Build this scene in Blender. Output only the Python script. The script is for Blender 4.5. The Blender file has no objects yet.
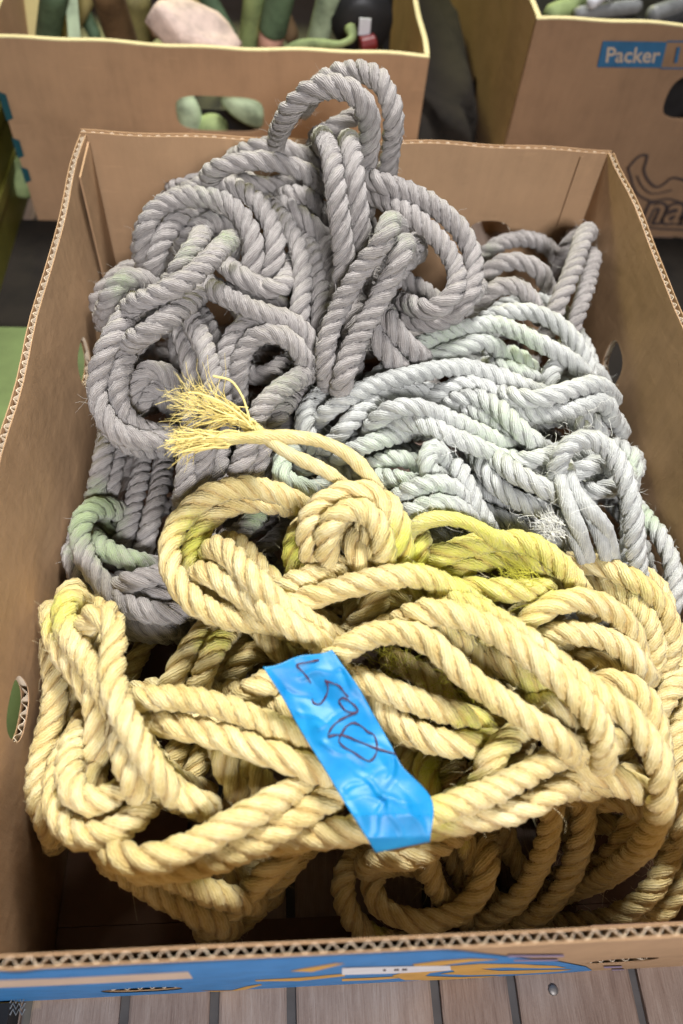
import bpy, math, random
import numpy as np
from mathutils import Vector, Matrix
from mathutils.geometry import tessellate_polygon
random.seed(7); rng = np.random.default_rng(11)
S = bpy.context.scene
COL = S.collection

# ------------------------------------------------------------------ camera
CAM = np.array([-0.0570, -0.0254, 0.5632]); EU = (0.5915, -0.0639, -0.0473); FPX = 773.9
def rotm(e):
    a, b, c = e
    Rx = np.array([[1,0,0],[0,math.cos(a),-math.sin(a)],[0,math.sin(a),math.cos(a)]])
    Ry = np.array([[math.cos(b),0,math.sin(b)],[0,1,0],[-math.sin(b),0,math.cos(b)]])
    Rz = np.array([[math.cos(c),-math.sin(c),0],[math.sin(c),math.cos(c),0],[0,0,1]])
    return Rz @ Ry @ Rx
RM = rotm(EU)
cd = bpy.data.cameras.new('camera'); cam = bpy.data.objects.new('camera', cd); COL.objects.link(cam)
cam.location = CAM; cam.rotation_euler = EU
cd.sensor_fit = 'VERTICAL'; cd.sensor_height = 36; cd.lens = FPX*36/1024
cd.clip_start = 0.01; cd.clip_end = 50
cd.dof.use_dof = True; cd.dof.focus_distance = 0.46; cd.dof.aperture_fstop = 27.2/5.2
S.camera = cam

def rays(px, py):
    px = np.asarray(px, float); py = np.asarray(py, float)
    d = np.stack([(px-341.5)/FPX, -(py-512)/FPX, -np.ones_like(px)], -1)
    d /= np.linalg.norm(d, axis=-1, keepdims=True)
    return d @ RM.T
def at(px, py, z):                      # point of the place at height z (m)
    d = rays(px, py); t = (z-CAM[2])/d[..., 2]
    return CAM + d*np.asarray(t)[..., None]
def onplane(px, py, ax, v):
    d = rays(px, py); return CAM + d*((v-CAM[ax])/d[ax])

# ------------------------------------------------------------------ object helpers
def link(o, parent=None):
    COL.objects.link(o)
    if parent is not None: o.parent = parent
    return o
def mesh_obj(name, V, F, mat, parent=None, smooth=False, uv=None, cols=None):
    me = bpy.data.meshes.new(name)
    V = np.asarray(V, np.float32).reshape(-1, 3)
    if isinstance(F, np.ndarray) and F.ndim == 2:
        n, k = F.shape
        me.vertices.add(len(V)); me.vertices.foreach_set('co', V.ravel())
        me.loops.add(n*k); me.loops.foreach_set('vertex_index', F.astype(np.int32).ravel())
        me.polygons.add(n); me.polygons.foreach_set('loop_start', np.arange(0, n*k, k, dtype=np.int32))
        me.polygons.foreach_set('loop_total', np.full(n, k, np.int32))
        me.update(calc_edges=True)
    else:
        me.from_pydata([tuple(map(float, v)) for v in V], [], [tuple(f) for f in F]); me.update()
    if uv is not None:
        l = me.uv_layers.new(name='UVMap'); l.data.foreach_set('uv', np.asarray(uv, np.float32).ravel())
    for nm, c in (cols or {}).items():
        a = me.attributes.new(nm, 'FLOAT', 'POINT'); a.data.foreach_set('value', np.asarray(c, np.float32))
    if smooth: me.polygons.foreach_set('use_smooth', np.ones(len(me.polygons), bool))
    me.materials.append(mat); me.validate()
    return link(bpy.data.objects.new(name, me), parent)
def empty(name, loc=(0,0,0), rz=0):
    o = bpy.data.objects.new(name, None); o.location = loc; o.rotation_euler = (0,0,rz); o.empty_display_size = .05
    return link(o)
def tag(o, label=None, cat=None, group=None, kind=None):
    if label: o['label'] = label
    if cat: o['category'] = cat
    if group: o['group'] = group
    if kind: o['kind'] = kind
    return o
class MB:
    def __init__(s): s.V = []; s.F = []
    def add(s, V, F):
        b = len(s.V); s.V += [tuple(v) for v in V]; s.F += [tuple(i+b for i in f) for f in F]
    def box(s, a, b):
        x0,y0,z0 = a; x1,y1,z1 = b
        s.add([(x0,y0,z0),(x1,y0,z0),(x1,y1,z0),(x0,y1,z0),(x0,y0,z1),(x1,y0,z1),(x1,y1,z1),(x0,y1,z1)],
              [(0,3,2,1),(4,5,6,7),(0,1,5,4),(1,2,6,5),(2,3,7,6),(3,0,4,7)])
    def build(s, name, mat, parent=None, smooth=False): return mesh_obj(name, s.V, s.F, mat, parent, smooth)
def sweep(P, Rr, n=10, caps=True):      # round section swept on P with radius per point
    P = np.asarray(P, float); N = len(P); Rr = np.broadcast_to(np.asarray(Rr, float), (N,))
    T, A, B = frames(P)
    th = np.arange(n)*2*np.pi/n
    V = (P[:,None,:] + Rr[:,None,None]*(np.cos(th)[None,:,None]*A[:,None,:] + np.sin(th)[None,:,None]*B[:,None,:])).reshape(-1,3)
    F = [(i*n+j, i*n+(j+1)%n, (i+1)*n+(j+1)%n, (i+1)*n+j) for i in range(N-1) for j in range(n)]
    if caps: F += [tuple(range(n-1,-1,-1)), tuple((N-1)*n+j for j in range(n))]
    return V, F
def frames(P):
    T = np.gradient(P, axis=0); T /= np.linalg.norm(T, axis=1, keepdims=True)+1e-12
    A = np.zeros_like(P); ref = np.array([0,0,1.]) if abs(T[0,2]) < .9 else np.array([1.,0,0])
    a = np.cross(T[0], np.cross(ref, T[0])); a /= np.linalg.norm(a); A[0] = a
    for i in range(1, len(P)):
        a = A[i-1] - T[i]*np.dot(A[i-1], T[i]); A[i] = a/(np.linalg.norm(a)+1e-12)
    return T, A, np.cross(T, A)

# ------------------------------------------------------------------ materials
def newmat(name, col, rough=.6, spec=.5):
    m = bpy.data.materials.new(name); m.use_nodes = True
    nt = m.node_tree; b = nt.nodes['Principled BSDF']
    b.inputs['Base Color'].default_value = (*col, 1); b.inputs['Roughness'].default_value = rough
    b.inputs['Specular IOR Level'].default_value = spec
    return m, nt, b
def nd(nt, t, **kw):
    n = nt.nodes.new(t)
    for k, v in kw.items():
        if k in n.inputs: n.inputs[k].default_value = v
        else: setattr(n, k, v)
    return n
def mixc(nt, fac, a, b, mode='MIX'):
    n = nt.nodes.new('ShaderNodeMix'); n.data_type = 'RGBA'; n.blend_type = mode
    for s, v in ((n.inputs[0], fac), (n.inputs[6], a), (n.inputs[7], b)):
        if isinstance(v, bpy.types.NodeSocket): nt.links.new(v, s)
        elif isinstance(v, (int, float)): s.default_value = v
        else: s.default_value = (*v, 1)
    return n.outputs[2]
def ramp(nt, src, pts):
    r = nt.nodes.new('ShaderNodeValToRGB'); e = r.color_ramp.elements
    e[0].position, e[0].color = pts[0][0], (*pts[0][1], 1)
    e[1].position, e[1].color = pts[-1][0], (*pts[-1][1], 1)
    for p, c in pts[1:-1]:
        x = e.new(p); x.color = (*c, 1)
    nt.links.new(src, r.inputs[0]); return r.outputs[0]
def math_(nt, op, a, b=0.0):
    n = nt.nodes.new('ShaderNodeMath'); n.operation = op
    for s, v in zip(n.inputs, (a, b)):
        if isinstance(v, bpy.types.NodeSocket): nt.links.new(v, s)
        else: s.default_value = v
    return n.outputs[0]
def bump(nt, b, h, dist, strength=1.0):
    n = nt.nodes.new('ShaderNodeBump'); n.inputs['Distance'].default_value = dist; n.inputs['Strength'].default_value = strength
    nt.links.new(h, n.inputs['Height']); nt.links.new(n.outputs[0], b.inputs['Normal'])
def noise(nt, scale, detail=4, rough=.55, vec=None, stretch=None):
    n = nt.nodes.new('ShaderNodeTexNoise'); n.inputs['Scale'].default_value = scale
    n.inputs['Detail'].default_value = detail; n.inputs['Roughness'].default_value = rough
    if vec is None: vec = nt.nodes.new('ShaderNodeTexCoord').outputs['Object']
    if stretch:
        mp = nt.nodes.new('ShaderNodeMapping'); mp.inputs['Scale'].default_value = stretch
        nt.links.new(vec, mp.inputs[0]); vec = mp.outputs[0]
    nt.links.new(vec, n.inputs['Vector']); return n.outputs['Fac']

def rope_mat(name, dark, mid, light, stain, yarns=5, rough=.62, sheen=.25, spec=.35, groove=None, yk=1.0, gk=1.0):  # stain: tint colour mixed in as blobs
    m, nt, b = newmat(name, mid, rough, spec)
    uv = nt.nodes.new('ShaderNodeUVMap').outputs[0]
    sp = nt.nodes.new('ShaderNodeSeparateXYZ'); nt.links.new(uv, sp.inputs[0])
    u, v = sp.outputs[0], sp.outputs[1]
    wob = math_(nt, 'MULTIPLY', noise(nt, 260, 3), 5.0)
    ph = math_(nt, 'ADD', math_(nt, 'MULTIPLY', u, 2*math.pi*yarns), math_(nt, 'MULTIPLY', v, 230.0))
    s1 = math_(nt, 'SINE', math_(nt, 'ADD', ph, wob))
    ph2 = math_(nt, 'ADD', math_(nt, 'MULTIPLY', u, 2*math.pi*yarns*4), math_(nt, 'MULTIPLY', v, 700.0))
    s2 = math_(nt, 'SINE', math_(nt, 'ADD', ph2, math_(nt, 'MULTIPLY', wob, 2.0)))
    big = noise(nt, 34, 3); mids = noise(nt, 190, 4, .65); fine = noise(nt, 1500, 3, .7)
    k = math_(nt, 'ADD', math_(nt, 'MULTIPLY', big, .55), math_(nt, 'MULTIPLY', mids, .5))
    k = math_(nt, 'ADD', k, math_(nt, 'MULTIPLY', s1, .07*yk))
    k = math_(nt, 'ADD', k, math_(nt, 'MULTIPLY', s2, .09*yk))
    k = math_(nt, 'ADD', k, math_(nt, 'MULTIPLY', fine, .18))
    c = ramp(nt, k, [(.36, dark), (.60, mid), (.84, light)])
    at_ = nt.nodes.new('ShaderNodeAttribute'); at_.attribute_name = 'stain'  # 'stain' holds the amount of tint
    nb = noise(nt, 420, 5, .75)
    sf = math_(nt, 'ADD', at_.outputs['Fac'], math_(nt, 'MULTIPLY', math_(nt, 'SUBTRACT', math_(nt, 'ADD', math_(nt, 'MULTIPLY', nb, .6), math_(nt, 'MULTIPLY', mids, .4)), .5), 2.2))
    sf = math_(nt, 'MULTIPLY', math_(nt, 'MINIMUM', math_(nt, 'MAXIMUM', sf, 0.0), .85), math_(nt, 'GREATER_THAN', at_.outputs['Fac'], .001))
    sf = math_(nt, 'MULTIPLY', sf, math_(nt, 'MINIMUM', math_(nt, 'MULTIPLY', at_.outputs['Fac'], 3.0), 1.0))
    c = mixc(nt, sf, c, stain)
    if groove:                                    # darker colour down in the lay of the strands
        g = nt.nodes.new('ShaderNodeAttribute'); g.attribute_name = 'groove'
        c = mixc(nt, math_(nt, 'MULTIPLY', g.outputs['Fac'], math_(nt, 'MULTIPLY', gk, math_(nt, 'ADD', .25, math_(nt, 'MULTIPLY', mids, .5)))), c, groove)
    nt.links.new(c, b.inputs['Base Color'])
    h = math_(nt, 'ADD', math_(nt, 'MULTIPLY', s1, .30), math_(nt, 'MULTIPLY', s2, .40))
    h = math_(nt, 'ADD', h, math_(nt, 'MULTIPLY', fine, 1.3))
    h = math_(nt, 'ADD', h, math_(nt, 'MULTIPLY', mids, 1.2))
    bump(nt, b, h, .0007*yk, .9)
    b.inputs['Sheen Weight'].default_value = sheen; b.inputs['Sheen Roughness'].default_value = .5
    return m
M = {}
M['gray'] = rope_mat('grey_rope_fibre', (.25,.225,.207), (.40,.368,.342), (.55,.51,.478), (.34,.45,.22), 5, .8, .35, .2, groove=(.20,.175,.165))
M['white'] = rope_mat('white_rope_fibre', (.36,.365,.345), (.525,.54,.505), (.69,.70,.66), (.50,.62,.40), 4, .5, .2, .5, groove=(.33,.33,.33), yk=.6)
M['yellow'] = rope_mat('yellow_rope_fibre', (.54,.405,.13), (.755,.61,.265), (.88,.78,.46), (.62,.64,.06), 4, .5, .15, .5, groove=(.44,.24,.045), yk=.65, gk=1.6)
M['gray_hair'] = newmat('grey_hair', (.62,.60,.56), .7, .3)[0]
M['white_hair'] = newmat('white_hair', (.82,.82,.76), .6, .4)[0]
M['yellow_hair'] = newmat('straw_hair', (.85,.76,.48), .55, .4)[0]
M['lime_hair'] = newmat('lime_hair', (.55,.52,.06), .6, .4)[0]
M['straw'] = newmat('straw_tuft', (.90,.74,.27), .5, .5)[0]

def card_mat(name, col, var=.12):
    m, nt, b = newmat(name, col, .75, .25)
    n1 = noise(nt, 7, 5); n2 = noise(nt, 160, 3, .6, stretch=(1,1,.12)); n3 = noise(nt, 900, 2)
    n4 = noise(nt, 28, 6, .7)
    d = tuple(c*(1-var*1.6) for c in col); l = tuple(min(1, c*(1+var)) for c in col)
    k = math_(nt, 'ADD', math_(nt, 'MULTIPLY', n1, .55), math_(nt, 'MULTIPLY', n2, .2))
    k = math_(nt, 'ADD', k, math_(nt, 'MULTIPLY', n4, .25))
    c = ramp(nt, k, [(.35, d), (.5, col), (.66, l)])
    sc = noise(nt, 60, 2, .5, stretch=(1, 1, .35)); sc = ramp(nt, sc, [(.70, (0,0,0)), (.76, (1,1,1))])
    c = mixc(nt, math_(nt, 'MULTIPLY', sc, .18), c, tuple(min(1, q*1.5) for q in col))
    bl = ramp(nt, noise(nt, 11, 7, .72), [(.56, (0,0,0)), (.70, (1,1,1))])
    c = mixc(nt, math_(nt, 'MULTIPLY', bl, .28), c, tuple(q*.62 for q in col))
    gz = ramp(nt, noise(nt, 22, 3, .5, stretch=(1,1,7)), [(.66, (0,0,0)), (.70, (1,1,1))])
    c = mixc(nt, math_(nt, 'MULTIPLY', gz, .14), c, tuple(min(1, q*1.45) for q in col))
    nt.links.new(c, b.inputs['Base Color'])
    h = math_(nt, 'ADD', math_(nt, 'MULTIPLY', n2, .6), math_(nt, 'MULTIPLY', n3, .35))
    h = math_(nt, 'ADD', h, math_(nt, 'MULTIPLY', n1, 7.0))
    h = math_(nt, 'ADD', h, math_(nt, 'MULTIPLY', n4, 2.0))
    bump(nt, b, h, .0006, .5); return m
M['card'] = card_mat('cardboard', (.43,.272,.152))
M['card_edge'] = card_mat('cardboard_cut_edge', (.80,.67,.50), .08)
M['edge_far'] = card_mat('cardboard_far_edge', (.74,.64,.36), .08)  # pale cut edge; yellow light from behind is put into its colour
M['card_shaded'] = card_mat('cardboard_shaded', (.17,.10,.065))  # cardboard darkened: shade inside the boxes is put into the colour
M['card_dark'] = card_mat('cardboard_dark', (.32,.195,.11))  # darker copy of the cardboard colour, for the right far box
M['card_far'] = card_mat('cardboard_far', (.43,.265,.15))
def plain(name, col, rough=.55, var=.15, sc=40, spec=.4, bmp=.0004):
    m, nt, b = newmat(name, col, rough, spec)
    n1 = noise(nt, sc, 5, .6)
    c = ramp(nt, n1, [(.3, tuple(q*(1-var*1.5) for q in col)), (.5, col), (.7, tuple(min(1, q*(1+var)) for q in col))])
    nt.links.new(c, b.inputs['Base Color']); bump(nt, b, noise(nt, sc*6, 3), bmp, .5); return m
M['print_blue'] = plain('blue_print', (.045,.22,.50), .6, .12, 60)
M['print_orange'] = plain('orange_print', (.66,.36,.08), .6, .12, 60)
M['print_tan'] = plain('tan_print', (.62,.46,.34), .7, .08, 60)
M['print_purple'] = plain('purple_print', (.30,.23,.33), .7, .1, 60)
M['print_white'] = plain('white_label', (.78,.76,.76), .6, .05, 60)
M['print_ink'] = plain('dark_print', (.07,.05,.045), .7, .1, 60)
M['print_navy'] = plain('navy_print', (.035,.14,.27), .6, .1, 60)
M['print_pale'] = plain('pale_print', (.50,.40,.30), .7, .08, 60)

# ------------------------------------------------------------------ boxes
def holed(outer, holes):
    polys = [[Vector((a, b, 0)) for a, b in outer]] + [[Vector((a, b, 0)) for a, b in h] for h in holes]
    return [p for l in polys for p in l], tessellate_polygon(polys), [len(l) for l in polys]
def ell(cx, cz, a, b, n=28, e=2.6):
    o = []
    for i in range(n):
        t = 2*math.pi*i/n; c, s = math.cos(t), math.sin(t)
        o.append((cx+a*math.copysign(abs(c)**(2/e), c), cz+b*math.copysign(abs(s)**(2/e), s)))
    return o
def make_box(root, W, D, H, th, holes, mat, edge, fl_pitch=.0068, flutes=True, opening=None, liner=.0006, sag=0.0, nz=3):
    """walls: front (y=0), back (y=D), left (x=-W/2), right (x=W/2); holes[wall] = list of (s, z, a, b)"""
    defs = dict(front=((-W/2,0),(1,0),(0,-1),W), back=((-W/2,D),(1,0),(0,1),W), left=((-W/2,0),(0,1),(-1,0),D), right=((W/2,0),(0,1),(1,0),D))
    out = {}
    for wi, (k, (o, t, n, L)) in enumerate(defs.items()):
        hs = holes.get(k, [])
        a0, a1 = (0.0, L) if k in ('left', 'right') else (-th/2+.0004, L+th/2-.0004)
        if k in ('left', 'right'): a0, a1 = th/2+.0004, L-th/2-.0004
        def wpt(s, z, q):
            w = 0.0 if k == 'front' else sag*math.sin(math.pi*min(1,max(0,s/L)))*(z/H)**2 + .0009*math.sin(s*47+wi*2)*(z/H)**2
            zz = z + (.0011*math.sin(s*23+wi) + .0007*math.sin(s*71+2*wi))*(z/H if z > H*.9 else 0)
            return (o[0]+t[0]*s+n[0]*(q+w), o[1]+t[1]*s+n[1]*(q+w), zz)
        V, F = [], []
        mg = .004
        sb = sorted({round(v, 6) for v in [a0+(a1-a0)*i/30 for i in range(31)]+[x for h in hs for x in (h[0]-h[2]-mg, h[0]+h[2]+mg)]})
        zb = sorted({round(v, 6) for v in [0, H*.25, H*.5, H*.7, H*.82, H*.9, H*.955, H]+[x for h in hs for x in (h[1]-h[3]-mg, h[1]+h[3]+mg)]})
        def inside(s, z):
            return any(abs(s-h[0]) < h[2]+mg-1e-6 and abs(z-h[1]) < h[3]+mg-1e-6 for h in hs)
        for q0, q1 in ((-th/2, -th/2+liner), (th/2-liner, th/2)):
            b = len(V); ns_, nz_ = len(sb), len(zb)
            V += [wpt(s, z, q) for q in (q0, q1) for z in zb for s in sb]
            def ix(l, i, j): return b+l*ns_*nz_+j*ns_+i
            for l in (0, 1):
                for j in range(nz_-1):
                    for i in range(ns_-1):
                        if inside((sb[i]+sb[i+1])/2, (zb[j]+zb[j+1])/2): continue
                        f = (ix(l,i,j), ix(l,i+1,j), ix(l,i+1,j+1), ix(l,i,j+1)); F.append(f if l == 0 else f[::-1])
            for i in range(ns_-1):
                for j in (0, nz_-1): F.append((ix(0,i,j), ix(0,i+1,j), ix(1,i+1,j), ix(1,i,j)))
            for j in range(nz_-1):
                for i in (0, ns_-1): F.append((ix(0,i,j), ix(0,i,j+1), ix(1,i,j+1), ix(1,i,j)))
            for h in hs:
                s0, s1, z0, z1 = h[0]-h[2]-mg, h[0]+h[2]+mg, h[1]-h[3]-mg, h[1]+h[3]+mg
                pts, tris, cnt = holed([(s0,z0),(s1,z0),(s1,z1),(s0,z1)], [ell(*h)])
                c = len(V); N = len(pts)
                V += [wpt(p.x, p.y, q) for q in (q0, q1) for p in pts]
                F += [(c+i[0], c+i[1], c+i[2]) for i in tris]+[(c+N+i[0], c+N+i[2], c+N+i[1]) for i in tris]
                m_ = cnt[1]; F += [(c+4+i, c+4+(i+1) % m_, c+N+4+(i+1) % m_, c+N+4+i) for i in range(m_)]
        w = mesh_obj('wall', V, F, mat, root); out[k] = w
        if flutes:
            V, F = [], []; amp = th/2-liner-.0002; ft = .0004; step = fl_pitch/12; ns = int((a1-a0)/step)
            ph0 = wi*1.3
            def fq(s):
                x = math.sin(2*math.pi*s/fl_pitch+ph0+.5*math.sin(s*31)); return amp*math.copysign(abs(x)**.8, x)*(1-.12*math.sin(s*120))
            for i in range(ns):
                s0, s1 = a0+i*step, a0+(i+1)*step; sm = (s0+s1)/2
                spans = [(.001, H-.0006-.0008*abs(math.sin(s0*300)))]
                for h in hs:
                    if abs(sm-h[0]) < h[2]*.98:
                        hb = h[3]*math.sqrt(max(0, 1-((sm-h[0])/h[2])**2))
                        spans = [q for a, b in spans for q in ((a, min(b, h[1]-hb)), (max(a, h[1]+hb), b)) if q[1]-q[0] > .001]
                for z0, z1 in spans:
                    b = len(V)
                    for z in (z0, z1):
                        V += [wpt(s0, z, fq(s0)-ft/2), wpt(s1, z, fq(s1)-ft/2), wpt(s1, z, fq(s1)+ft/2), wpt(s0, z, fq(s0)+ft/2)]
                    F += [(b,b+1,b+5,b+4), (b+2,b+3,b+7,b+6), (b+4,b+5,b+6,b+7)]
            mesh_obj('fluting', V, F, edge, w)
        else:
            m = MB(); m.box((0,0,0),(1,1,1))
            V = [wpt(a0+(a1-a0)*(i/40), H-(0.0005 if z else -.0007), q*(th/2+.0001)) for i in range(41) for q, z in ((-1,1),(1,1),(1,0),(-1,0))]
            F = [(4*i+j, 4*i+(j+1) % 4, 4*i+4+(j+1) % 4, 4*i+4+j) for i in range(40) for j in range(4)]+[(3,2,1,0),(160,161,162,163)]
            mesh_obj('cut_edge', V, F, M['edge_far'], w)
    m = MB(); z0, z1 = .0012, .0055; x = W/2-th/2-.001; y0 = th/2+.001; y1 = D-th/2-.001
    if opening:
        ox, oy0, oy1 = opening
        m.box((-x,y0,z0),(x,oy0,z1)); m.box((-x,oy1,z0),(x,y1,z1)); m.box((-x,oy0+.0005,z0),(-ox,oy1-.0005,z1)); m.box((ox,oy0+.0005,z0),(x,oy1-.0005,z1))
    else: m.box((-x,y0,z0),(x,y1,z1))
    m.build('bottom_panel', M['card_shaded'], root)
    return out
def flat(name, pts3, nrm, mat, parent, th=.0003):      # thin printed patch from outline points on a plane
    pts3 = [Vector(p) for p in pts3]; n = Vector(nrm)*th
    tr = tessellate_polygon([pts3]); N = len(pts3)
    V = [p for p in pts3]+[p+n for p in pts3]
    F = [tuple(t) for t in tr]+[tuple(i+N for i in reversed(t)) for t in tr]+[(i,(i+1)%N,N+(i+1)%N,N+i) for i in range(N)]
    return mesh_obj(name, V, F, mat, parent)
def lettering(name, txt, size, origin, xdir, zdir, mat, parent, thick=0.0, depth=.0002, shear=0, sx=1.0, outline=None):
    c = bpy.data.curves.new(name, 'FONT'); c.body = txt; c.size = size; c.offset = thick; c.extrude = depth; c.shear = shear; c.resolution_u = 4
    o = bpy.data.objects.new(name, c); COL.objects.link(o)
    dg = bpy.context.evaluated_depsgraph_get(); me = bpy.data.meshes.new_from_object(o.evaluated_get(dg))
    bpy.data.objects.remove(o); bpy.data.curves.remove(c)
    x = Vector(xdir).normalized(); z = Vector(zdir).normalized(); n = x.cross(z)
    for v in me.vertices: v.co = Vector(origin)+x*v.co.x*sx+z*v.co.y+n*v.co.z
    me.materials.clear(); me.materials.append(mat); me.name = name
    return link(bpy.data.objects.new(name, me), parent)

# main box
W, D, H, TH = .40, .53, .235, .0046
box = tag(empty('cardboard_box', (0,0,0)), 'open cardboard box in front holding the tangled ropes, blue and orange print on its front', 'box', 'open cardboard boxes')
mw = make_box(box, W, D, H, TH, dict(left=[(.126,.147,.017,.016),(.386,.146,.017,.016)], right=[(.126,.147,.017,.016),(.389,.147,.017,.0165)],
    back=[(.08,.155,.019,.017),(.32,.155,.019,.017)], front=[(.067,.060,.021,.022),(.326,.092,.018,.020)]), M['card'], M['card_edge'], opening=(.12,.035,.495), sag=.002)
# folded-over corner flap and pressed creases inside, added panels that block light through the front slots
for xa in (.176,):
    m = MB(); m.box((xa,D-TH/2-.0017,.006),(xa+.0016,D-TH/2-.0014,H-.003)); m.build('crease', M['card'], box)
m = MB(); m.box((-W/2+TH/2+.0008,D-.050,.006),(-W/2+TH/2+.0022,D-.006,H-.003)); m.build('corner_flap', M['card'], box)
m = MB(); m.box((-.170,.010,.012),(-.098,.0108,.12)); m.build('light_blocker', M['card_shaded'], box)
m = MB(); m.box((.094,.010,.045),(.158,.0108,.145)); m.build('light_blocker', M['card_shaded'], box)
# print on the front
FY = -TH/2-.0004
def fpx(px, py, k=0):
    top = np.interp(px, [-120,0,200,342,683], [962,961,960,957,930]); bot = np.interp(px, [-120,30,200,342,683], [1000,997,995,986,957])
    z = (H-.0008)*(1-min(1, max(0, (py-top)/(bot-top))))
    z = min(H-.0008, max(.002, z)); yk = FY-.00012*k
    def pr(x): c = (np.array([x, yk, z])-CAM) @ RM; return 341.5+FPX*c[0]/-c[2]
    xa, xb = -.05, .05
    for _ in range(8):
        ua, ub = pr(xa), pr(xb)
        if abs(ub-ua) < 1e-9 or abs(ub-px) < 1e-4: break
        xa, xb = xb, xb+(px-ub)*(xb-xa)/(ub-ua)
    return (xb, yk, z)
def front_patch(name, pix, mat, k, parent=box, holes=()):
    o = [fpx(x, y, k) for x, y in pix]
    P = [Vector((p[0], p[2], 0)) for p in o]; hs = [[Vector((a, b, 0)) for a, b in h] for h in holes]
    tr = tessellate_polygon([P]+hs); al = P+[q for h in hs for q in h]; N = len(al); yk = FY-.00012*k; th = .0001
    V = [(q.x, yk, q.y) for q in al]+[(q.x, yk-th, q.y) for q in al]
    F = [tuple(t) for t in tr]+[tuple(i+N for i in reversed(t)) for t in tr]
    return mesh_obj(name, V, F, mat, parent)
def dens(pix, n=14):
    out = []
    for (x0, y0), (x1, y1) in zip(pix, pix[1:]+pix[:1]):
        m_ = max(1, int(abs(x1-x0)/n)); out += [(x0+(x1-x0)*i/m_, y0+(y1-y0)*i/m_) for i in range(m_)]
    return out
h1 = ell(.067-W/2, .060, .0214, .0224); h2 = ell(.326-W/2, .092, .0184, .0204)
front_patch('printed_panel', dens([(-118,955),(0,955),(12,962),(24,962),(40,955),(342,950),(430,948),(500,950),(560,953),(586,958),(592,963),(570,966),(520,973),(470,978),(420,981),(342,1000),(200,1010),(-118,1010)]), M['print_blue'], 0, box, [h1])
front_patch('printed_stripe', dens([(-118,966),(60,968),(188,967),(193,974),(60,975),(-118,975)]), M['print_tan'], 1)
for pix in ([(255,977),(300,975),(345,971),(345,973.5),(300,979),(256,978.5)], [(200,991.5),(215,992),(232,992),(246,986),(260,982.5),(262,984),(246,991),(235,994),(215,994)],
            [(290,968),(305,965.5),(335,962),(345,962),(330,965),(312,969)],
            [(392,972),(410,966),(440,961),(480,957),(520,956),(556,957),(566,959),(540,960),(505,960),(480,962),(500,964),(545,962),(572,961),(560,964),(520,968),(470,970),(440,969),(455,966),(452,964),(430,968),(425,972),(460,973),(500,971),(470,976),(430,978),(405,978)],
            [(412,960),(440,956),(470,953),(500,952.5),(470,955.5),(440,960),(420,963)], [(342,977),(372,975),(395,973),(400,975),(375,978),(342,980)]):
    front_patch('printed_swirl', dens(pix, 10), M['print_orange'], 2)
lab = front_patch('paper_sticker', dens([(342,965.5),(390,962.5),(450,959.5),(451,964),(395,969),(342,972)]), M['print_white'], 3)
for a, b, w_ in ((383,966.3,3),(394,965.6,5),(402,965.1,5)):
    front_patch('lettering', [(a,b-1.3),(a+w_,b-1.6),(a+w_,b+.1),(a,b+.4)], M['print_ink'], 4, lab)
for a, b, w_, h in ((508,949,56,1.6),(514,952.4,44,1.6),(604,957,18,2.2),(612,961,12,2)):
    front_patch('printed_line', dens([(a,b),(a+w_,b-w_*.045),(a+w_,b-w_*.045+h),(a,b+h)], 8), M['print_purple'], 1)

# left far box
LB = tag(empty('cardboard_box', (-.1195,.748,0)), 'plain cardboard box at the upper left, full of green and brown tool handles', 'box', 'open cardboard boxes')
hl, hr = onplane(176,112,1,.748), onplane(264,112,1,.748); ht, hb = onplane(220,95,1,.748), onplane(220,132,1,.748)
make_box(LB, .411, .42, .196, .0046, dict(front=[((hl[0]+hr[0])/2+.1195+.2055, (ht[2]+hb[2])/2, (hr[0]-hl[0])/2, (ht[2]-hb[2])/2, 28, 4)]), M['card_far'], M['card_edge'], flutes=False, sag=.001)
M['teal'] = plain('teal_print', (.015,.075,.09), .5, .1)
for z0, z1 in ((.118,.145),(.078,.098),(.05,.066)):
    flat('printed_patch', [(-.2085,-.0034,z0),(-.2015,-.0034,z0+.003),(-.2015,-.0034,z1),(-.2085,-.0034,z1+.003)], (0,-1,0), M['teal'], LB)
# right far box
RBx = .186
RB = tag(empty('cardboard_box', (RBx+.20,.752,0)), 'cardboard box at the upper right with a blue Packer panel and dark outlined lettering', 'box', 'open cardboard boxes')
hp = onplane(690,97,1,.752); hq = onplane(475,93,0,RBx)
make_box(RB, .40, .50, .232, .0046, dict(front=[(hp[0]-RBx-.002, hp[2], .024, .0235)], left=[(hq[1]-.752, hq[2], .016, .018)]), M['card_dark'], M['card_edge'], flutes=False, sag=.001)
RY = .752-TH/2-.0018
def rb(px, py, k=0):
    p = onplane(px, py, 1, RY-.0005*k); return Vector((p[0]-RB.location.x, p[1]-RB.location.y, p[2]))
pan = flat('printed_panel', [rb(597,67),(rb(603,41)),(rb(667,42)),(rb(661,67.5))], (0,-1,0), M['print_navy'], RB)
o = rb(604.5,62,1.2); x1 = rb(660,62.5,1.2); 
lettering('lettering', 'Packer', (rb(610,47,1).z-o.z)/.70, o, x1-o, (0,0,1), M['print_pale'], pan, .0003, shear=-.22, sx=1.0)
for a, b in (((661,67.5),(720,68)), ((667,42),(720,42.5))):
    p, q = rb(*a), rb(*b); s = -.0012 if a[1] > 50 else .0012
    flat('printed_line', [p, q, q+Vector((0,0,s)), p+Vector((0,0,s))], (0,-1,0), M['print_navy'], RB)
o = rb(671,62,1.2); lettering('lettering', '1', (rb(671,47,1).z-o.z)/.70, o, x1-rb(604.5,62,1.2), (0,0,1), M['print_navy'], RB, .0006, shear=-.22)
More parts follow.
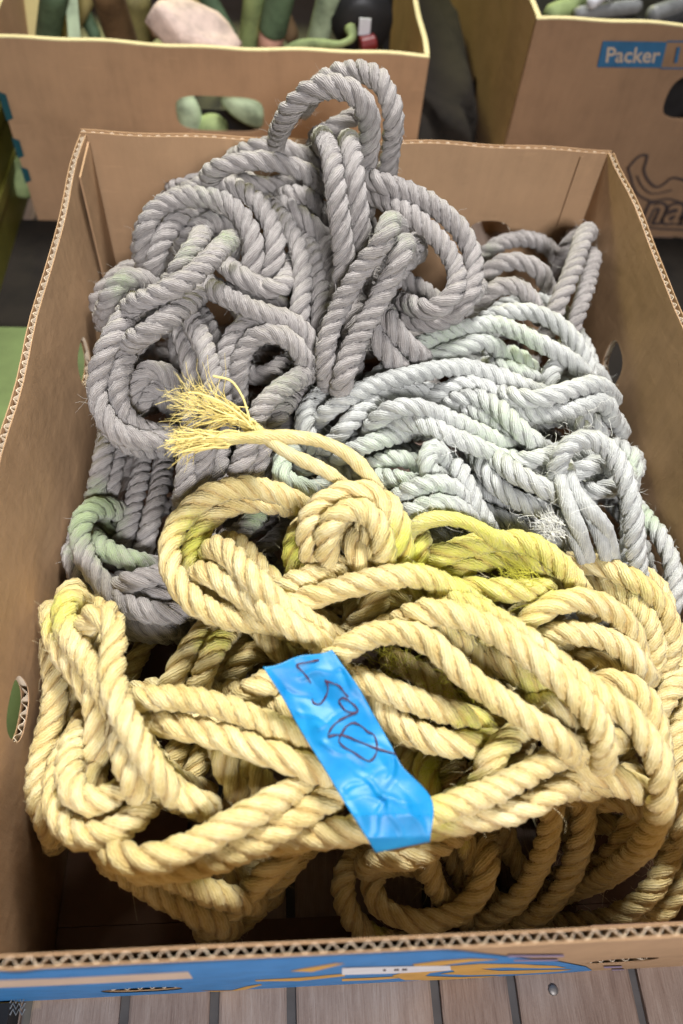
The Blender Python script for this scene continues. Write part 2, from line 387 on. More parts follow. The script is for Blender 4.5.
def stroke(name, pix, wpx, parent, k=1, closed=False):
    P = [rb(x, y, k) for x, y in pix]; wv = (rb(600+wpx,100)-rb(600,100)).length
    if closed: P.append(P[0])
    m = MB()
    P2 = catmull(np.array([tuple(p) for p in P]), 5)
    for a in range(len(P2)-1):
        p, q = Vector(P2[a]), Vector(P2[a+1]); d = (q-p)
        if d.length < 1e-6: continue
        d.normalize(); n = Vector((-d.z, 0, d.x))*wv/2; e = d*wv*.2; y = Vector((0,-.0003-.00001*(a % 7),0))
        m.add([p-e+n, q+e+n, q+e-n, p-e-n, p-e+n+y, q+e+n+y, q+e-n+y, p-e-n+y], [(4,5,6,7),(0,1,5,4),(1,2,6,5),(2,3,7,6),(3,0,4,7)])
    return m.build(name, M['print_ink'], parent)
def catmull(P, n):
    P = np.asarray(P, float)
    if len(P) < 3:
        t = np.linspace(0, 1, n*2)[:, None]; return P[0]*(1-t)+P[-1]*t
    Q = np.vstack([2*P[0]-P[1], P, 2*P[-1]-P[-2]]); out = []
    for i in range(1, len(Q)-2):
        p0, p1, p2, p3 = Q[i-1:i+3]; t = (np.arange(n)/n)[:, None]
        out.append(.5*((2*p1)+(-p0+p2)*t+(2*p0-5*p1+4*p2-p3)*t*t+(-p0+3*p1-3*p2+p3)*t**3))
    out.append(P[-1:]); return np.vstack(out)
emb = stroke('printed_emblem', [(628,168),(637,158),(643,155),(647,156),(646,162),(644,170),(648,180),(656,187),(664,184),(672,178),(684,180),(700,186)], 2.6, RB)
stroke('printed_emblem', [(628,168),(631,178),(634,188),(640,196),(652,201),(668,199),(684,203),(700,204)], 2.2, RB)
stroke('printed_emblem', [(637,176),(642,186),(650,193),(660,193),(672,190)], 1.6, RB)
o = rb(640,222,1.2); lettering('lettering', 'nal', .052, o, rb(680,223,1.2)-rb(640,222,1.2), (0,0,1), M['print_ink'], RB, .0035)
o = rb(640,222,2.4); lettering('lettering', 'nal', .052, o, rb(680,223,2.4)-rb(640,222,2.4), (0,0,1), M['card_dark'], RB, .0)
stroke('printed_line', [(644,227),(664,229),(690,230)], 2.5, RB)

# ------------------------------------------------------------------ floor
m, nt, b = newmat('weathered_planks', (.3,.25,.22), .7, .3)
g1 = noise(nt, 9, 6, .65, stretch=(14,1,1)); g2 = noise(nt, 60, 5, .6, stretch=(20,1,1)); g3 = noise(nt, 14, 4); g4 = noise(nt, 500, 3)
rnd = nt.nodes.new('ShaderNodeAttribute'); rnd.attribute_name = 'tone'
k = math_(nt, 'ADD', math_(nt, 'MULTIPLY', g1, .45), math_(nt, 'MULTIPLY', g2, .35)); k = math_(nt, 'ADD', k, math_(nt, 'MULTIPLY', g3, .25))
k = math_(nt, 'ADD', k, math_(nt, 'MULTIPLY', rnd.outputs['Fac'], .16))
c = ramp(nt, k, [(.32, (.10,.068,.055)), (.52, (.27,.19,.15)), (.68, (.40,.305,.25)), (.85, (.53,.44,.38))])
nt.links.new(c, b.inputs['Base Color'])
bump(nt, b, math_(nt, 'ADD', g2, math_(nt, 'MULTIPLY', g4, .3)), .0012, .8); M['plank'] = m
xs = [-.210,-.152,-.098,-.051,.039,.088,.168,.235]
while xs[0] > -1.6: xs.insert(0, xs[0]-.058-.01*random.random())
while xs[-1] < 1.8: xs.append(xs[-1]+.06+.012*random.random())
mb = MB(); tones = []
for a, b_ in zip(xs[:-1], xs[1:]):
    n0 = len(mb.V); g = .003
    x0, x1 = a+g, b_-g; e = .0016
    prof = [(x0,-.005),(x0,-.0012),(x0+e,0),(x1-e,0),(x1,-.0012),(x1,-.005)]
    V = [(x, y, z) for y in (-1.2, 3.0) for x, z in prof]; N = len(prof)
    mb.add(V, [(i+1, i, N+i, N+i+1) for i in range(N-1)]); tones += [random.random()]*(len(mb.V)-n0)
fl = mesh_obj('floor', mb.V, mb.F, M['plank'], cols=dict(tone=tones)); fl['kind'] = 'structure'
M['gap'] = plain('floor_gap', (.115,.108,.105), .9)
gm = MB(); gm.box((-1.8,-1.2,-.03),(2.0,3.0,-.0055)); gm.build('subfloor', M['gap'])['kind'] = 'structure'
M['metal'] = newmat('dull_steel', (.30,.28,.26), .55)[0]; M['metal'].node_tree.nodes['Principled BSDF'].inputs['Metallic'].default_value = .8
p = at(553, 990, 0.0)
V, F = sweep([p+[0,0,-.001], p+[0,0,.0008], p+[0,0,.0015], p+[0,0,.0017]], [.0032,.0032,.0025,.0008], 16)
tag(mesh_obj('nail_head', V, F, M['metal'], smooth=True), 'round steel nail head set in the plank floor in front of the box', 'nail')

# ------------------------------------------------------------------ things around and in the far boxes
def rodpx(name, a, za, b, zb, r0, r1, mat, label, cat, group=None, bulge=0, n=14, flatten=1.0, parent=None):
    A, B = at(a[0], a[1], za), at(b[0], b[1], zb)
    t = np.linspace(0, 1, 15); P = A+(B-A)*t[:, None]
    rr = r0+(r1-r0)*t+bulge*np.sin(np.pi*t)
    rr = rr*np.where(t < .04, .72, 1)*np.where(t > .96, .72, 1)
    V, F = sweep(P, rr, n)
    o = mesh_obj(name, V, F, mat, parent, smooth=True)
    if label: tag(o, label, cat, group)
    return o
M['h_olive'] = plain('olive_wood', (.22,.19,.07), .75, .38, 30); M['h_brown'] = plain('brown_wood', (.16,.10,.05), .75, .38, 30)
M['h_green'] = plain('green_paint', (.26,.33,.14), .75, .38, 30); M['h_mint'] = plain('mint_paint', (.40,.50,.33), .75, .38, 30)
M['h_dkgreen'] = plain('dark_green_paint', (.10,.16,.09), .75, .38, 30); M['h_pink'] = plain('pink_paint', (.55,.30,.22), .75, .38, 30)
M['pale_wood'] = plain('pale_wood', (.58,.48,.20), .6, .15, 20); M['stone'] = plain('pink_stone', (.68,.53,.45), .7, .2, 55, bmp=.002)
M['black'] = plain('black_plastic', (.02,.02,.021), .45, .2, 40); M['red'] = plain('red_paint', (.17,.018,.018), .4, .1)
M['olive_bin'] = plain('olive_plastic', (.095,.09,.012), .5, .2, 20)
M['board_green'] = plain('board_green_paint', (.13,.18,.06), .6, .3, 18); M['mat'] = plain('shade_dark', (.016,.012,.008), .95, .3, 30); M['tag'] = plain('white_tag', (.75,.77,.8), .5, .05); M['grey'] = plain('grey_metal', (.23,.24,.24), .45, .2, 50)  # the near-black one stands in for shade beside and behind the box
G = 'handles in the upper left box'
bd = MB(); A = at(18, 30, .19)
bd.box((-.012,0,-.10),(.018,.014,.06)); o = bd.build('wooden_board', M['pale_wood']); o.location = at(22, 14, .17)+np.array([-.004,.02,-.03]); o.rotation_euler = (-.5,.0,.15)
tag(o, 'pale yellow board end at the left edge of the upper left box', 'board')
rodpx('tool_handle', (44,62), .10, (56,-14), .205, .0125, .0135, M['h_dkgreen'], 'dark grey green handle beside the mint strip', 'tool handle', G)
sl = MB(); sl.box((-.006,-.002,-.11),(.006,.004,.075)); o = sl.build('mint_strip', M['h_mint']); o.location = at(73, 18, .17); o.rotation_euler = (-.55,.1,.12)
tag(o, 'thin mint green strip between two dark handles', 'strip')
rodpx('tool_handle', (128,60), .11, (102,-22), .225, .0165, .0155, M['h_brown'], 'thick dark brown handle left of the pale pink stone', 'tool handle', G)
rodpx('tool_handle', (136,62), .10, (133,-10), .18, .015, .019, M['h_olive'], 'olive handle with a rounded head behind the brown one', 'tool handle', G)
# pinkish stone-like chunk
import bmesh
bm = bmesh.new(); bmesh.ops.create_icosphere(bm, subdivisions=3, radius=1)
for v in bm.verts:
    c = v.co.copy(); s = 1+.12*math.sin(5*c.x+2)*math.sin(4*c.y)+.08*math.sin(9*c.z+c.x*6)
    v.co = Vector((max(-.85, min(.8, c.x))*.052*s, c.y*.028*s, max(-.7, min(.72, c.z*1.1))*.024*s))
me = bpy.data.meshes.new('stone_chunk'); bm.to_mesh(me); bm.free(); me.materials.append(M['stone'])
for q in me.polygons: q.use_smooth = True
o = link(bpy.data.objects.new('stone_chunk', me)); o.location = at(196, 34, .172); o.rotation_euler = (.3,.44,-.1)
tag(o, 'pale pink rough stone lump among the handles', 'stone')
rodpx('tool_handle', (246,66), .11, (256,-16), .205, .0105, .0115, M['h_green'], 'olive green handle right of the pink stone', 'tool handle', G)
h2 = rodpx('tool_handle', (266,66), .115, (272,34), .165, .013, .0135, M['h_pink'], 'handle with a pink butt and dark green upper part', 'tool handle', G)
rodpx('grip', (272,34), .165, (283,-16), .215, .0145, .015, M['h_dkgreen'], None, None, parent=h2)
rodpx('tool_handle', (313,60), .12, (332,-16), .205, .0125, .0125, M['h_mint'], 'light green handle standing next to the black disc', 'tool handle', G)
Q = [at(*q) for q in ((285,52,.165),(300,46,.172),(322,44,.176),(340,44,.178),(352,38,.182),(350,28,.186))]
V, F = sweep(catmull(np.array(Q), 5), [.0045+.0015*math.sin(i*.3) for i in range(26)], 10)
tag(mesh_obj('curved_hook', V, F, M['h_green'], smooth=True), 'curved green hook lying on the rim of the upper left box', 'hook')
c0 = at(362, 26, .17)
V, F = sweep([c0+[0,.018,0], c0+[0,.016,.002], c0+[0,.004,.004], c0+[0,0,.004]], [.004,.030,.033,.014], 28)
dk = mesh_obj('black_disc', V, F, M['black'], smooth=True); tag(dk, 'black round disc in the right corner of the upper left box', 'disc')
tg = MB(); tp = at(364, 22, .18)-np.array([0,.010,0]); tg.box(tp-[.006,.001,.008], tp+[.006,.0005,.008]); tg.build('paper_tag', M['tag'], dk)
rodpx('red_cap', (360,46), .165, (376,42), .168, .009, .008, M['red'], 'small red cap in front of the black disc', 'cap')
rodpx('tool_handle', (384,70), .10, (390,-12), .19, .0045, .0045, M['black'], 'thin black handle at the right end of the upper left box', 'tool handle', G)
for i in range(14):
    a = (15+28*i+random.uniform(-8,8), 40); b = (a[0]+random.uniform(-45,45), -30)
    mt = ['h_brown','h_olive','pale_wood','h_dkgreen','h_brown'][i % 5]
    rodpx('tool_handle', a, .09+.02*random.random(), b, .16+.03*random.random(), random.uniform(.007,.011), random.uniform(.009,.013), M[mt], 'tool handle half buried at the back of the upper left box', 'tool handle', 'handles buried at the back of the upper left box')
bk = MB(); bk.box((-.30,.84,.006),(.06,1.14,.085)); tag(bk.build('dark_filler', M['black']), 'made-up dark bulk lying under the handles', 'filler')  # invented filler block, mostly out of sight
for (a, za, b, zb, r, mt, lb) in (((182,92),.125,(194,136),.105,.014,'h_mint','upright pale green handle end seen at the left of the hand hole'), ((196,134),.10,(226,126),.098,.016,'h_green','olive green handle end low in the hand hole'), ((222,92),.14,(266,122),.13,.014,'h_mint','pale green slanting handle end at the right of the hand hole')):
    A, B = onplane(*a,1,.775), onplane(*b,1,.772); t = np.linspace(0,1,9); P = A+(B-A)*t[:,None]
    V, F = sweep(P, r*np.sqrt(np.clip(1-(2*t-1)**2*.8, .1, 1)), 12); tag(mesh_obj('tool_handle', V, F, M[mt], smooth=True), lb, 'tool handle', G)
# right far box contents
for i, (a, b, z, r, mt, lb, nm) in enumerate((((548,16),(600,-6),.205,.010,'h_green','green rod across the left corner of the upper right box','green_rod'), ((575,14),(640,6),.21,.007,'grey','grey metal bar lying just behind the rim of the upper right box','metal_bar'),
        ((590,4),(612,-12),.225,.006,'tag','short white bar in the upper right box','white_bar'), ((650,16),(690,2),.205,.009,'grey','grey metal bar at the right edge of the photo','metal_bar'))):
    rodpx(nm, a, z, b, z+.004, r, r, M[mt], lb, 'bar')
c0 = at(648, 4, .205); th = np.linspace(0, 2*np.pi, 33); P = c0+np.stack([.045*np.cos(th), .030*np.sin(th), .01*np.sin(th)], -1)
V, F = sweep(P, .008, 10, caps=False); tag(mesh_obj('black_ring', V, F, M['black'], smooth=True), 'black ring in the upper right box', 'ring')
bk = MB(); bk.box((.21,.80,.006),(.56,1.2,.16)); tag(bk.build('dark_filler', M['black']), 'made-up dark bulk filling the upper right box', 'filler')  # invented block that fills out the box
# left edge
bn = MB(); bn.box((-.42,.50,0.001),(-.405,.80,.24)); bn.box((-.404,.50,.001),(-.322,.512,.24)); bn.box((-.3215,.50,.001),(-.311,.735,.24)); bn.box((-.404,.513,.001),(-.322,.735,.012))
for z in (.05,.10,.15,.20): bn.box((-.3107,.505,z),(-.3077,.73,z+.012))
o = bn.build('olive_bin', M['olive_bin']); o.location = (-.034,.10,0); tag(o, 'olive green plastic bin at the left edge behind the rope box', 'bin')
rodpx('green_bottle', (20,196), .02, (24,158), .055, .012, .013, M['h_green'], 'pale green bottle standing by the olive bin', 'bottle', bulge=.003)
gb = MB(); gb.box((-.47,.06,.001),(-.235,.545,.03)); tag(gb.build('green_board', M['board_green']), 'pale green board on the floor left of the rope box', 'board')
mt = MB(); mt.box((-.60,.549,.0005),(-.2065,.745,.004)); tag(mt.build('shade_sheet', M['mat']), 'added dark shade sheet on the floor between the rope box and the upper left box', 'mat')  # dark sheet added in place of shade on the floor
mt = MB(); mt.box((.2065,.02,.0005),(.62,.742,.004)); tag(mt.build('shade_sheet', M['mat']), 'added dark shade sheet on the floor along the right side of the rope box', 'mat')  # second added sheet, shade of the floor on the right
bm = bmesh.new(); bmesh.ops.create_icosphere(bm, subdivisions=4, radius=1)
for v in bm.verts:
    c = v.co.copy(); q = 1+.10*math.sin(7*c.x+3*c.z)*math.sin(6*c.y)+.05*math.sin(15*c.y+9*c.x)
    f = lambda t, e: math.copysign(abs(t)**e, t)
    v.co = Vector((f(c.x,.55)*.040*q, f(c.y,.5)*.19*q, f(c.z,.6)*.058*q))
me = bpy.data.meshes.new('shade_lump'); bm.to_mesh(me); bm.free(); me.materials.append(M['mat'])
for q in me.polygons: q.use_smooth = True
o = link(bpy.data.objects.new('shade_lump', me)); o.location = (.134,.965,.062)
tag(o, 'added dark filler for shade in the gap between the two boxes at the back', 'shade filler')  # dark lump standing in for the shade between the boxes
tr = MB(); tr.box((-.36,-.13,.001),(-.2135,-.004,.022)); tr.box((-.352,-.122,.0225),(-.2215,-.012,.026))
o = tr.build('black_case', M['black']); tag(o, 'black case corner with pale scribbles at the lower left', 'case')
for i in range(3):
    V, F = sweep([at(10+3*q, 1000+6*i+3*(-1)**q, .0262) for q in range(6)], .0005, 6); mesh_obj('lettering', V, F, M['grey'], o)

# ------------------------------------------------------------------ ropes
# each path: pixel x,y of the photograph with heights in mm above the floor (spread along the path)
PATHS = []
def R_(rope, d, zs, xy, part=None, tuck=3, single=False):
    """d rope diameter in mm; tuck: 1 start dives, 2 end dives, 3 both"""
    q = np.array([[float(v) for v in s.split(',')] for s in xy.split()])
    zz = np.array([float(v) for v in str(zs).split()])
    z = np.interp(np.linspace(0, 1, len(q)), np.linspace(0, 1, len(zz)), zz) if len(zz) != len(q) else zz
    if tuck & 1:
        dq = q[0]-q[1]; dq /= np.linalg.norm(dq)+1e-9; q = np.vstack([q[0]+dq*7, q]); z = np.r_[z[0]-20, z]
    if tuck & 2:
        dq = q[-1]-q[-2]; dq /= np.linalg.norm(dq)+1e-9; q = np.vstack([q, q[-1]+dq*7]); z = np.r_[z, z[-1]-20]
    PATHS.append(dict(rope=rope, r=d/2000, P=np.c_[q, np.maximum(z, d/2)/1000], part=part, single=single))
def g(z, xy, **k): R_('gray', k.pop('d', 14), z, xy, **k)
def w(z, xy, **k): R_('white', k.pop('d', 12.6), z, xy, **k)
def y(z, xy, **k): R_('yellow', k.pop('d', 14), z, xy, **k)
# grey: standing loop at the back
g('255 272 295 310 318 320 315 300 285 270', '275,150 278,135 286,117 300,99 320,87 345,87 363,101 369,122 369,142 366,162', d=15)
g('262 290 302 308 308 302 292 275 262', '306,104 320,84 342,73 362,71 380,80 390,98 394,120 392,142 388,166', d=15)
g('262 268 270 268', '322,134 335,127 350,118 362,112')
g('240 262 270 270 266 258 240', '207,186 212,172 232,163 260,160 288,165 308,174 326,188')
g('240 258 260 256 246', '238,156 255,148 272,146 292,150 316,164')
g('232 236 234 225', '234,180 254,184 275,186 295,178')
g('238 240 236 226', '286,195 305,194 320,206 332,226')
g('236 238 234 226', '284,205 297,213 312,225 326,242')
g('262 288 298 296 286 274 258 244 224', '322,146 322,137 329,152 334,174 337,200 341,228 344,258 343,284 337,312')
g('262 288 296 290 280 266 252 236', '349,150 348,140 352,158 355,183 358,206 361,235 363,260 362,284')
g('262 286 285 272 262 250 242 232 220', '396,226 390,222 384,240 368,261 353,281 342,303 331,327 325,350 327,380')
g('252 276 275 262 252 242 234 224', '408,252 404,244 400,258 388,283 374,309 361,332 350,354 342,386')
g('225 232 236 230', '352,330 356,300 372,275 384,255')
g('238 232 224 214', '388,318 395,332 408,345 420,356')
g('232 228 222 212', '372,330 380,345 390,358 402,370')
# big ring on the right
g('270 272 268 260 250 242 236 230', '370,180 396,188 424,200 450,218 467,240 475,264 472,290 456,312')
g('262 264 262 256 248 242 238 232 222', '368,192 390,203 415,218 437,237 452,258 458,280 450,300 430,311 404,302')
g('226 224 222 214', '474,292 455,315 430,324 404,318')
g('190 196 196 188', '398,277 417,286 437,300 452,316')
# right group against the back wall
g('150 172 176 176 172 165 150', '476,268 487,251 504,242 524,238 543,243 556,255 560,276')
g('168 186 190 190 184 170', '480,290 489,270 510,261 530,264 545,275 549,296')
g('182 198 202 200 188', '480,308 493,288 513,285 528,292 537,312')
g('185 206 210 208 200 186', '592,236 586,231 579,250 570,277 557,305 548,330')
g('170 192 194 192 180', '594,250 592,262 587,285 579,310 568,340')
g('178 182 182', '564,250 570,242 580,236')
# left knot
g('212 235 246 250 252 254 254 250 246 240 228', '144,268 143,240 150,215 167,202 186,196 207,197 229,204 246,221 255,243 253,266 246,288')
g('240 246 250 252 250 246 240 230', '180,196 198,187 222,184 246,192 264,210 275,235 275,260 266,284')
g('230 238 240 240 236 228', '268,204 281,217 294,237 301,260 303,284 298,320')
g('222 228 228 226 220', '300,228 312,256 318,280 321,302 320,330')
g('222 228 228 220', '324,238 331,264 333,290 330,318')
g('226 240 240 232', '222,262 236,273 252,284 270,290', tuck=1)
g('232 238 238 228', '252,284 270,291 284,285 290,268')
g('222 232 236 238 238', '153,272 158,250 165,235 175,221 194,211')
g('228 240 244 242 232', '184,242 195,228 212,220 227,226 230,246')
g('258 264 266 264 260 254 244 226', '230,240 221,249 205,264 185,281 161,294 141,301 128,308 121,326', tuck=2)
g('250 252 250 240', '200,238 193,250 182,265 170,284')
g('212 226 230 230 220', '104,312 111,292 123,279 139,275 156,288')
g('214 220 222 216', '108,318 113,300 122,292 136,290')
g('236 248 250 246 234 214', '204,288 183,307 163,322 143,336 130,343 121,356')
g('236 240 236 226 218 212 206 200 196 186', '138,306 120,325 108,345 99,368 96,390 100,410 110,427 125,438 145,442 172,440')
g('226 226 220 214 208 202 198 188', '134,340 124,360 118,380 118,398 124,415 136,428 152,434 175,434')
g('196 206 210 210 200', '128,402 134,383 147,369 163,369 182,390')
g('192 200 202 196', '140,404 150,388 166,384 180,398')
g('228 236 236 234 230 224 214 202 190 180', '183,298 189,315 199,335 208,357 213,380 213,402 210,428 206,452 202,476 197,500')
g('216 222 220 212 204 196 186', '182,325 185,345 190,367 194,390 192,425 188,462 184,495')
g('236 244 244 242 240 236 230 220', '203,283 218,293 235,302 253,310 272,316 292,322 306,334 311,354')
g('196 210 220 226 230 232 230', '222,425 222,396 223,372 227,350 235,331 250,321 268,320')
g('200 214 224 230 234 234 232 224', '238,412 238,386 240,360 248,342 262,333 280,334 296,343 304,362')
g('188 196 198 188', '246,372 262,378 277,368 294,360')
g('196 218 224 222 216 208 200 190', '314,372 302,376 284,387 268,399 257,416 250,438 243,462 236,486')
g('190 208 212 206 198 188', '300,392 286,404 274,419 266,437 258,460 250,484')
g('176 184 182 174', '222,440 218,458 216,476 212,500')
g('160 166 160 150 140', '108,432 104,452 100,474 95,496 90,512')
g('152 158 154 146 136', '121,436 116,460 111,484 106,504 102,518')
g('130 140 142 140 130', '146,440 141,468 136,496 129,522 121,546')
g('130 140 142 140 130', '165,452 161,480 155,505 149,530 143,552')
g('140 152 158 160 160 158 156 154 154 154 154 148', '122,512 108,506 93,506 82,519 79,537 84,556 94,573 108,590 124,603 145,612 168,615 192,610')
g('134 138 136 134 134 132', '72,552 79,578 93,600 113,616 140,628 172,629')
g('126 128 126 120', '96,604 118,624 145,634 180,634')
g('140 150 150 148 140', '94,538 104,550 119,557 135,561 156,566')
g('150 162 164 162 154', '113,590 129,582 150,577 170,572 188,572')
g('148 156 156 150', '128,602 148,596 168,592 192,592')
g('124 130 128', '96,522 108,530 122,532')
g('150 162 166 160', '206,548 225,540 242,530 260,514', tuck=1)
g('130 134 130 120', '240,565 262,550 284,532 304,515')
g('120 124 118', '255,588 278,572 312,548')
g('118 124 120', '205,600 235,585 262,566')
# white rope
w('186 200 206 208 208 206 202 198 192 182', '468,332 487,317 509,311 533,312 553,320 568,332 579,347 586,362 589,380 585,402')
w('200 206 208 210 212 214 214 214 212 208 204 192', '374,379 390,366 407,353 428,341 450,332 472,326 496,323 516,331 537,342 558,352 575,363 588,380')
w('196 206 208 208 206 196', '398,376 423,360 451,351 474,343 491,341 501,354')
w('204 212 214 214 214 214 214 214 214 210 200', '322,416 338,404 357,392 380,382 404,377 430,371 455,367 478,369 500,377 521,386 550,396')
w('200 204 204 202 198 190', '347,387 328,391 312,401 303,417 305,434 316,450')
w('192 198 200 196 186', '494,353 509,352 523,358 534,371 538,388')
w('190 200 200 190', '561,361 552,370 549,385 552,402')
w('190 198 198 194', '490,365 512,369 532,377 548,386')
w('206 214 218 218 216 212 200', '498,393 517,398 536,400 558,394 580,387 601,384 609,394')
w('204 210 212 212 210 206 196', '505,404 525,412 548,415 571,410 592,403 606,401 610,414')
w('182 192 190', '558,402 573,418 590,440'); w('180 190 186', '572,402 590,418 600,434')
w('198 208 210 210 208 204 200', '424,400 445,390 464,383 482,386 498,396 512,408 526,424')
w('206 214 218 220 220 218 212', '450,402 468,397 485,400 500,410 514,424 527,437 543,450')
w('204 212 214 214 212 206', '460,408 478,414 495,424 512,433 530,440 550,452')
w('206 216 220 222 222 220 218 210', '372,428 382,414 398,407 417,407 437,413 459,423 482,434 506,446')
w('200 212 216 216 214 212 206', '378,432 396,423 417,422 440,431 465,442 490,452 520,465')
w('196 204 206 206 206 204 198', '330,446 345,428 362,411 380,399 400,392 421,390 442,396')
w('198 206 208 206 198', '343,455 365,445 386,438 405,432 424,430')
w('190 202 204 200', '362,470 385,459 405,457 424,468')
w('206 218 222 222 220 210', '440,476 429,474 425,460 431,447 440,446 444,464', part='knot')
w('204 214 218 218 214 204', '395,500 410,490 428,484 446,482 460,492 464,510', part='knot')
w('206 214 216 214 206', '404,514 424,506 444,502 460,508 470,520', part='knot')
w('200 212 214 212 206 194', '445,458 458,468 466,484 472,500 480,514 490,530', part='knot')
w('196 204 204', '375,478 396,478 416,484'); w('190 198 196', '380,492 392,500 410,516')
w('192 204 206 204 202 198 190', '466,440 477,455 486,474 500,490 518,501 540,509 560,514')
w('206 212 214 212 206', '485,450 503,465 525,479 547,490 562,496')
w('206 216 216 208', '505,455 520,462 538,459 556,452'); w('204 212 210', '528,476 544,470 560,474'); w('196 204 200', '540,446 552,452 562,466')
w('210 224 228 230 228 226 222 216 208 200 190 180', '556,484 557,464 565,448 580,439 598,440 613,453 624,475 631,500 634,525 636,550 638,574 640,600')
w('212 222 218 214 206 190', '556,462 560,480 566,500 574,520 583,538 589,560', d=8.5, part='loose_strand', single=True, tuck=2)
w('212 222 220 216 206 190', '566,464 571,480 580,500 594,514 609,531 613,560', d=8.5, part='loose_strand', single=True, tuck=2)
w('200 206 202 190', '586,512 594,526 602,540 606,562', d=7, part='loose_strand', single=True, tuck=3)
w('196 204 204 192', '560,510 568,524 575,540 582,560', d=7, part='loose_strand', single=True, tuck=3)
w('196 204 206 200', '570,478 584,467 598,461 610,468'); w('186 196 198 194 184', '578,488 596,492 614,488 626,478 632,462')
w('184 194 194 184', '616,446 630,452 634,466 630,486'); w('190 196 190', '588,478 604,474 618,480')
w('140 152 156 154 150 140', '632,502 646,518 660,535 670,557 678,580 684,606')
w('170 176 174 168', '413,536 440,531 466,536 495,542'); w('178 184 184 182 172', '468,503 488,514 508,521 530,529 552,542')
w('170 176 172', '470,478 486,494 512,510'); w('176 182 176', '520,505 545,520 562,540')
w('180 192 194 192 190 180', '320,436 299,444 283,456 279,472 289,484 312,490'); w('176 182 178', '310,492 330,480 346,468'); w('176 184 184 178', '300,470 318,462 335,466 350,480')
# yellow rope
y('196 200 204 204 203 200 198 197 198 200 202 204 206 200', '306,509 290,498 271,491 246,487 217,492 192,507 174,531 168,556 177,582 196,604 224,617 254,621 280,624 302,636')
y('180 186 188 188 186 184 184 186 186', '290,508 268,503 240,504 214,515 197,537 190,560 197,583 214,602 242,614')
y('176 200 206 210 212 212 210 206 200', '208,560 213,548 224,549 238,563 252,578 270,595 292,612 314,626 340,642')
y('178 200 206 208 208 208 206 200', '196,580 203,571 218,578 236,591 256,604 277,617 300,631 326,646')
y('160 184 192 192 190 188 186 188 190 192 194 196 194 188', '88,620 79,596 67,596 61,612 68,634 82,655 96,676 108,695 119,716 131,738 144,758 158,778 176,795 202,806')
y('176 180 182 184 184 182 180 172', '52,618 54,638 65,658 80,678 94,698 99,718 97,742 93,776')
y('178 196 202 204 206 208 210 210 208 206 202 194', '84,636 86,620 98,614 111,621 116,638 112,660 112,684 119,706 131,729 143,750 156,772 176,794')
y('184 196 200 200 196', '122,706 120,726 122,746 127,768 138,790')
y('170 176 176 174 168 160', '96,744 92,760 90,776 94,792 102,806 114,816')
y('150 158 162 160 156 152 148 140', '51,646 54,672 56,700 51,725 43,750 37,778 39,804 52,830')
y('146 152 154 150 142', '66,684 72,704 66,724 56,744 48,770')
y('160 170 174 176 178 182 186 188 186 178', '76,734 64,755 56,780 54,804 62,824 77,835 96,838 117,830 138,816 158,794')
y('164 176 184 186 188 188 182', '84,722 73,745 68,770 71,792 86,804 106,801 132,786')
y('150 156 154', '82,806 98,818 120,812')
y('188 196 198 198 198 198 200 200 194', '126,702 150,698 175,697 205,702 237,712 268,724 298,737 326,750 352,768')
y('186 192 194 194 196 198 198 192', '136,716 158,722 186,727 217,735 248,747 280,758 310,769 340,782')
y('176 186 190 192 194 196 196 196 196 194 186', '238,702 250,690 268,682 300,674 332,674 357,679 380,687 407,698 436,709 464,717 490,724')
y('186 192 192 192 192 192 190 182', '338,670 360,690 383,713 407,731 432,741 457,746 480,745 500,736')
y('176 184 188 190 184', '238,692 258,696 278,705 300,716 326,730')
y('196 206 210 212 214 214 214 214 214 213 211 208 204 190', '320,672 336,656 356,641 380,632 405,632 430,641 447,657 465,675 486,691 511,707 533,722 553,735 568,745 580,760')
y('190 200 204 206 206 204 200', '326,660 346,646 368,636 392,624 414,618 440,626 462,642')
y('206 216 220 220 220 220 220 220 219 218 216 214 208 198 170', '396,626 410,614 430,611 452,613 475,621 497,632 516,645 534,658 552,673 570,689 587,706 600,726 605,744 603,762 596,786')
y('204 210 212 214 215 216 217 218 218 216 212 204 190 168 140 112 90 70', '440,598 465,605 490,617 513,631 535,647 557,664 579,680 602,695 622,710 640,728 654,750 662,774 662,800 655,824 641,848 620,866 596,881 566,892')
y('140 130 116 100 84 70', '640,806 631,824 619,846 603,862 586,871 566,876')
y('120 110 100 86 72 60 54 50 46', '676,802 676,832 668,862 654,888 634,907 608,920 580,925 550,922 516,912')
y('80 72 64 58 54', '692,850 685,880 672,902 654,917 624,928')
y('180 186 188 190 188 184 178 172 164 150', '562,562 588,564 612,569 636,581 656,596 668,615 673,638 668,662 657,687 642,708')
y('160 166 170 166', '690,640 685,662 676,684 660,706')
y('174 180 182 182 178 172 164 156', '583,582 603,586 624,595 643,612 654,633 656,655 649,677 636,696')
y('188 198 200 202 202 200 194 186 176', '513,635 528,620 547,606 570,599 594,601 614,611 629,627 637,646 640,670')
y('184 194 196 196 194 190 182', '520,649 537,638 558,632 583,633 608,639 628,651 643,672')
y('176 182 184 182 174', '558,672 575,663 592,659 611,664 634,684'); y('184 194 196 196 194 190 182', '578,692 597,684 616,680 634,687 647,703 656,726 660,754')
y('182 186 182', '560,655 580,645 600,652')
y('196 204 206 206 206 204 202 198 192', '412,569 433,559 460,548 490,541 520,541 545,551 565,568 579,586 588,608')
y('190 198 200 200 198 196 190', '432,580 453,571 480,561 507,557 529,562 548,575 566,594')
y('196 204 206 206 196', '440,590 465,587 496,590 526,591 550,588')
y('196 204 208 210 210 210 210 208 206', '262,600 283,588 312,577 344,568 373,565 400,569 425,578 450,591 476,608')
y('198 206 210 212 212 212 210 208 206 202', '270,614 292,604 322,594 355,584 388,577 418,575 442,583 465,597 487,613 510,632')
